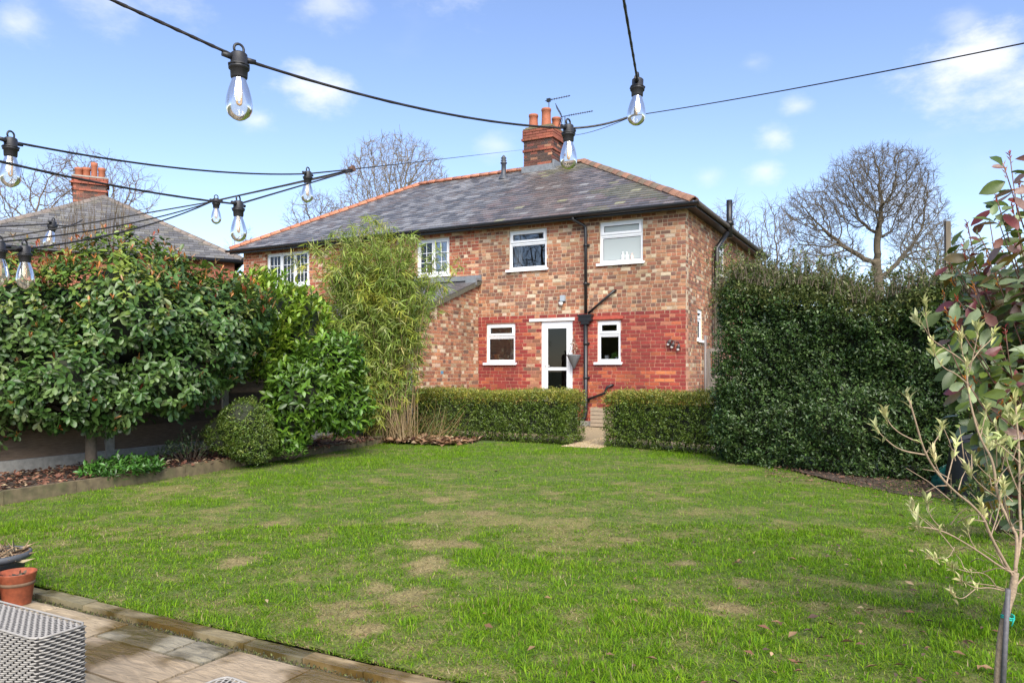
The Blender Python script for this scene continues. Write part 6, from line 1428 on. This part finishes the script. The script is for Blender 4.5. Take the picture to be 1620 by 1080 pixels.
def red_robin():
    D = 3.25; base = Vector(foot(1720, 3.5)); e = empty('photinia_shrub', base); tag(e, 'large-leaved shrub with orange-red new shoots at the right edge', 'shrub')
    ms = mat('photinia_stem', (.13, .065, .045), .7, noise=.3, nscale=30, coords='World'); stems = []
    tips = [(1597, 242), (1588, 262), (1575, 308), (1530, 352), (1520, 372), (1515, 425), (1512, 470), (1508, 505), (1523, 545), (1560, 400), (1580, 350), (1612, 290), (1610, 380), (1575, 450), (1600, 460), (1555, 490), (1590, 520), (1615, 540), (1545, 585), (1580, 590), (1612, 615), (1560, 640), (1600, 665), (1545, 660), (1540, 450), (1640, 260), (1665, 300), (1650, 380), (1690, 420), (1640, 480), (1670, 540), (1640, 600), (1700, 620), (1660, 680), (1535, 625), (1510, 598), (1492, 462), (1498, 520), (1505, 440), (1530, 500), (1545, 530), (1565, 560), (1590, 480), (1600, 560), (1620, 430), (1585, 630), (1535, 575), (1555, 425), (1600, 320), (1625, 350), (1524, 392), (1502, 415), (1496, 490), (1500, 545), (1516, 520), (1522, 470), (1536, 410), (1548, 370), (1565, 345), (1585, 400), (1570, 500), (1550, 560), (1520, 575), (1528, 600), (1575, 620), (1595, 610), (1606, 500), (1580, 540)]
    P = []; Dr = []; N = []; Ln = []; Wd = []; Cl = []; rp = []; ra = []
    grn = [(.075, .115, .024), (.05, .082, .022), (.10, .14, .03), (.13, .18, .10), (.20, .25, .17)]; pur = [(.13, .055, .05), (.19, .12, .125), (.13, .03, .035), (.12, .085, .02)]
    hub = at(1700, 640, 3.4) - base
    for i, (px, py) in enumerate(tips):
        dd = D + rnd.uniform(-.3, .45); t = at(px, py, dd) - base; h = Vector((hub.x + rnd.uniform(-.1, .1), hub.y + rnd.uniform(-.1, .1), rnd.uniform(.25, min(t.z * .75, 1.3)))); m = h.lerp(t, .55) + Vector((rnd.uniform(-.12, .12), rnd.uniform(-.12, .12), -.08 + rnd.uniform(-.08, .08)))
        q = [h.lerp(m, u).lerp(m.lerp(t, u), u) for u in np.linspace(0, 1, 8)]; b = MB(); b.tube([Vector((hub.x * .3, hub.y * .3, 0))] + q if i % 6 == 0 else q, ([.016] if i % 6 == 0 else []) + np.linspace(.0055, .0020, 8).tolist(), 6); b.build('stem', ms, e)
        L = (t - h).length; n = int(12 + L * 17)
        for j in range(n):
            u = .15 + .85 * (j + rnd.random()) / n; p = h.lerp(m, u).lerp(m.lerp(t, u), u); ax = (t - h).normalized(); a = j * 2.4 + rnd.uniform(-.4, .4); x = ax.orthogonal().normalized(); y = ax.cross(x); rr = x * math.cos(a) + y * math.sin(a); d = (rr + ax * rnd.uniform(.1, .7) + Vector((0, 0, rnd.uniform(-1.1, .25)))).normalized()
            P.append(tuple(p + d * .018)); Dr.append(tuple(d)); N.append(tuple(Vector((.42, -.79, .45)) * .75 + ax * .3 + Vector((rnd.gauss(0, .55), rnd.gauss(0, .55), rnd.gauss(.2, .4))))); s = rnd.uniform(.065, .110); Ln.append(s); Wd.append(s * rnd.uniform(.40, .52)); Cl.append(rnd.choice(pur) if rnd.random() < (.30 if py < 480 and u > .6 else .12) else rnd.choice(grn))
        if rnd.random() < .62: rp.append(tuple(t)); ra.append(tuple((t - m).normalized() + Vector((0, 0, .6))))
        for q_ in range(2):
            if rnd.random() < .6: u = rnd.uniform(.6, .95); p = h.lerp(m, u).lerp(m.lerp(t, u), u); rp.append(tuple(p)); ra.append((rnd.uniform(-.5, .5), rnd.uniform(-.5, .5), 1))
    P, Dr, N, Ln, Wd, Cl = map(np.array, (P, Dr, N, Ln, Wd, Cl)); Cl = Cl * rng.uniform(.85, 1.2, (len(Cl), 1))
    W = P + np.array(base); r = W[:, 0] * RGT[0] + W[:, 1] * RGT[1]; f = W[:, 0] * FWD[0] + W[:, 1] * FWD[1]; key = np.argsort(np.where(r / f < .70, 0, 1) * 10 - Ln)
    LEAFO = LEAF6[0] * [1.0, 1, 1]; bm = MB(); bm.v = [tuple(v) for v in LEAFO]; bm.f = [tuple(q) for q in LEAF6[1]]; bm.c = [None] * 8; bm.sm = [True] * 8
    # rounder, finer blade for leaves seen this near
    pro = [(0, .02), (.12, .22), (.28, .42), (.45, .5), (.62, .47), (.78, .34), (.9, .17), (1, .01)]; bm = MB(); 
    for (yy, ww) in pro:
        for sx in (-1, -.5, 0, .5, 1): bm.v.append((sx * ww, yy, .05 * abs(sx) * (1 - yy) - .22 * yy ** 2)); bm.c.append(None)
    for a in range(7):
        for c in range(4): i0 = a * 5 + c; bm.f.append((i0, i0 + 1, i0 + 6, i0 + 5)); bm.sm.append(True)
    me = bm.mesh('leaf', M_leaf_o); k = key[:300]; leaf_parts('leaf', me, P[k], Dr[k], N[k], Ln[k], Wd[k], Cl[k], e); k = key[300:]
    if len(k): leaf_mass('foliage', P[k], Dr[k], N[k], Ln[k], Wd[k], Cl[k], LEAFR, M_leaf, e)
    R = rosettes(np.array(rp), np.array(ra), 8, .55, .007, .026, .0075, mixcol([(.50, .12, .025), (.55, .20, .04), (.38, .05, .035), (.25, .03, .04)], [3, 2, 3, 2], len(rp)), .4); leaf_mass('new_shoots', *R[:5], R[5], LEAF2, M_leaf_m, e)
red_robin()

# ------------------------------------------------------------------ odds and ends behind the young tree
def clutter():
    s = at(1548, 745, 7.6); e = empty('covered_barbecue', (s.x, s.y, 0)); tag(e, 'black covered barbecue half hidden behind the young tree', 'barbecue'); dk = mat('black_cover', (.012, .012, .014), .45, noise=.3, nscale=6)
    h = at(1548, 672, 7.6).z; b = MB(); prof = [(.30, .0), (.29, .25), (.25, h * .7), (.24, h * .8)]; b.lathe(prof + [(.02, h * .86)], 12, sy=.8); b.build('cover', dk, e)
    b = MB(); 
    top = [(-.26, -.1, h * .80), (.02, -.18, h * .93), (.22, .0, h * .98), (.05, .2, h * .9)]; b.poly([(x, y, z) for x, y, z in top]); b.poly([(x * 1.02, y, z - .04) for x, y, z in reversed(top)])
    for i in range(4): p, q = top[i], top[(i + 1) % 4]; b.quad(p, (p[0] * 1.02, p[1], p[2] - .04), (q[0] * 1.02, q[1], q[2] - .04), q)
    b.build('cover_flap', mat('grey_flap', (.055, .057, .065), .5), e)
    g = at(1587, 712, 6.9); e = empty('yellow_pot', (g.x, g.y, 0)); tag(e, 'yellow-orange glazed pot behind the young tree', 'pot'); zz = at(1587, 690, 6.9).z
    b = MB(); b.lathe([(0, .0), (.15, .0), (.21, zz * .5), (.20, zz - .06), (.22, zz - .05), (.22, zz), (.18, zz), (.17, zz - .1), (0, zz - .1)], 22); b.build('pot_body', mat('yellow_glaze', (.42, .23, .045), .4, noise=.15, nscale=9), e)
    n = 140; a = rng.uniform(0, 6.28, n); q = np.column_stack([.2 * np.cos(a), .2 * np.sin(a), np.zeros(n)]) * rng.uniform(0, 1, (n, 1)) + [0, 0, zz]; d = unit(rng.normal(0, .6, (n, 3)) + [0, 0, 1]); leaf_mass('plant', q + d * rng.uniform(0, .3, (n, 1)), d, rng.normal(0, 1, (n, 3)), .07, .035, mixcol([(.12, .16, .03), (.18, .2, .04), (.07, .10, .02)], [1, 1, 1], n), LEAF2, M_leaf_m, e)
    c = ground(1528, 776); b = MB(); n1, n2 = 14, 22
    for i in range(n1 + 1):
        for j in range(n2):
            th = 2 * math.pi * j / n2; ph = math.pi / 2 * i / n1; r = .26 * math.cos(ph) ** .6 * (1 + .14 * math.sin(j * 2.3 + i) + .07 * math.sin(j * 5.1)); b.v.append((c.x + r * math.cos(th) * 1.15, c.y + r * math.sin(th) * .8, .01 + .27 * math.sin(ph) * (1 + .16 * math.sin(j * 1.7 + i * 1.3)))); b.c.append(None)
    for i in range(n1):
        for j in range(n2): a = i * n2 + j; q = i * n2 + (j + 1) % n2; b.f.append((a, q, q + n2, a + n2)); b.sm.append(True)
    tag(b.build('garden_bag', mat('green_plastic', (.008, .075, .055), .35, noise=.3, nscale=14, bump=.5)), 'crumpled dark green plastic garden bag at the foot of the tall hedge', 'bag')
    p0, p1 = at(1518, 779, 7.35), at(1575, 738, 6.9); b = MB(); b.tube([p0, p0.lerp(p1, .5), p1], .016, 10); e = b.build('tool_handle', mat('yellow_handle', (.62, .32, .02), .45, noise=.1)); tag(e, 'yellow tool handle leaning by the green bag', 'tool handle')
    b = MB(); b.tube([p1, p1.lerp(p0, -.35)], .018, 10); b.build('handle_end', M_black, e)
    # weathered post standing behind the hedge's right end
    s = foot(1499, 11.5); z = at(0, 352, 11.5).z; b = MB(); M = Matrix.Translation((s[0], s[1], 0)) @ Matrix.Rotation(.35, 4, 'Z'); b.box(-.035, .035, -.035, .035, 0, z, M); b.box(-.03, .03, -.03, .03, z, z + .02, M); tag(b.build('wooden_post', mat('post_wood', (.13, .105, .075), .9, noise=.4, nscale=6, stretch=(1, 1, .15))), 'weathered square wooden post behind the right end of the tall hedge', 'post')
    low_plant('ground_cover_plant', 'mixed green plant low at the right edge behind the young tree', 1600, 830, 5.6, 170, (.4, .4), [(.06, .10, .03), (.10, .14, .05), (.05, .08, .03)], .05, .022, 6, .55)
clutter()
def house_ivy():
    n = 520; e = empty('climbing_plant', (XR + .1, 19.2, 0)); tag(e, 'leafy climber on the house side below the black vent pipe', 'climber'); b0 = np.array([XR + .1, 19.2, 0])
    P = np.column_stack([rng.uniform(0, .35, n), rng.normal(.6, 1.0, n), rng.uniform(2.6, 4.6, n)]); P = P[P[:, 2] < 4.55 - .25 * np.abs(P[:, 1] - .3)]; A = unit(rng.normal(0, .6, P.shape) + [.8, -.3, .4])
    R = rosettes(P, A, 5, 1.0, .02, .06, .035, mixcol([(.10, .15, .03), (.06, .10, .025), (.16, .18, .05)], [3, 3, 1], len(P))); leaf_mass('foliage', *R[:5], R[5], LEAF2, M_leaf, e)
    for i in range(7):
        b = MB(); y = rnd.uniform(-.9, 1.8); b.tube([(.05, y, 0), (.06, y + .1, 2), (.1, y - .1, 3.2), (.15, y + .1, 4.2)], [.02, .016, .01, .004], 5); b.build('stem', M_bark, e)
house_ivy()
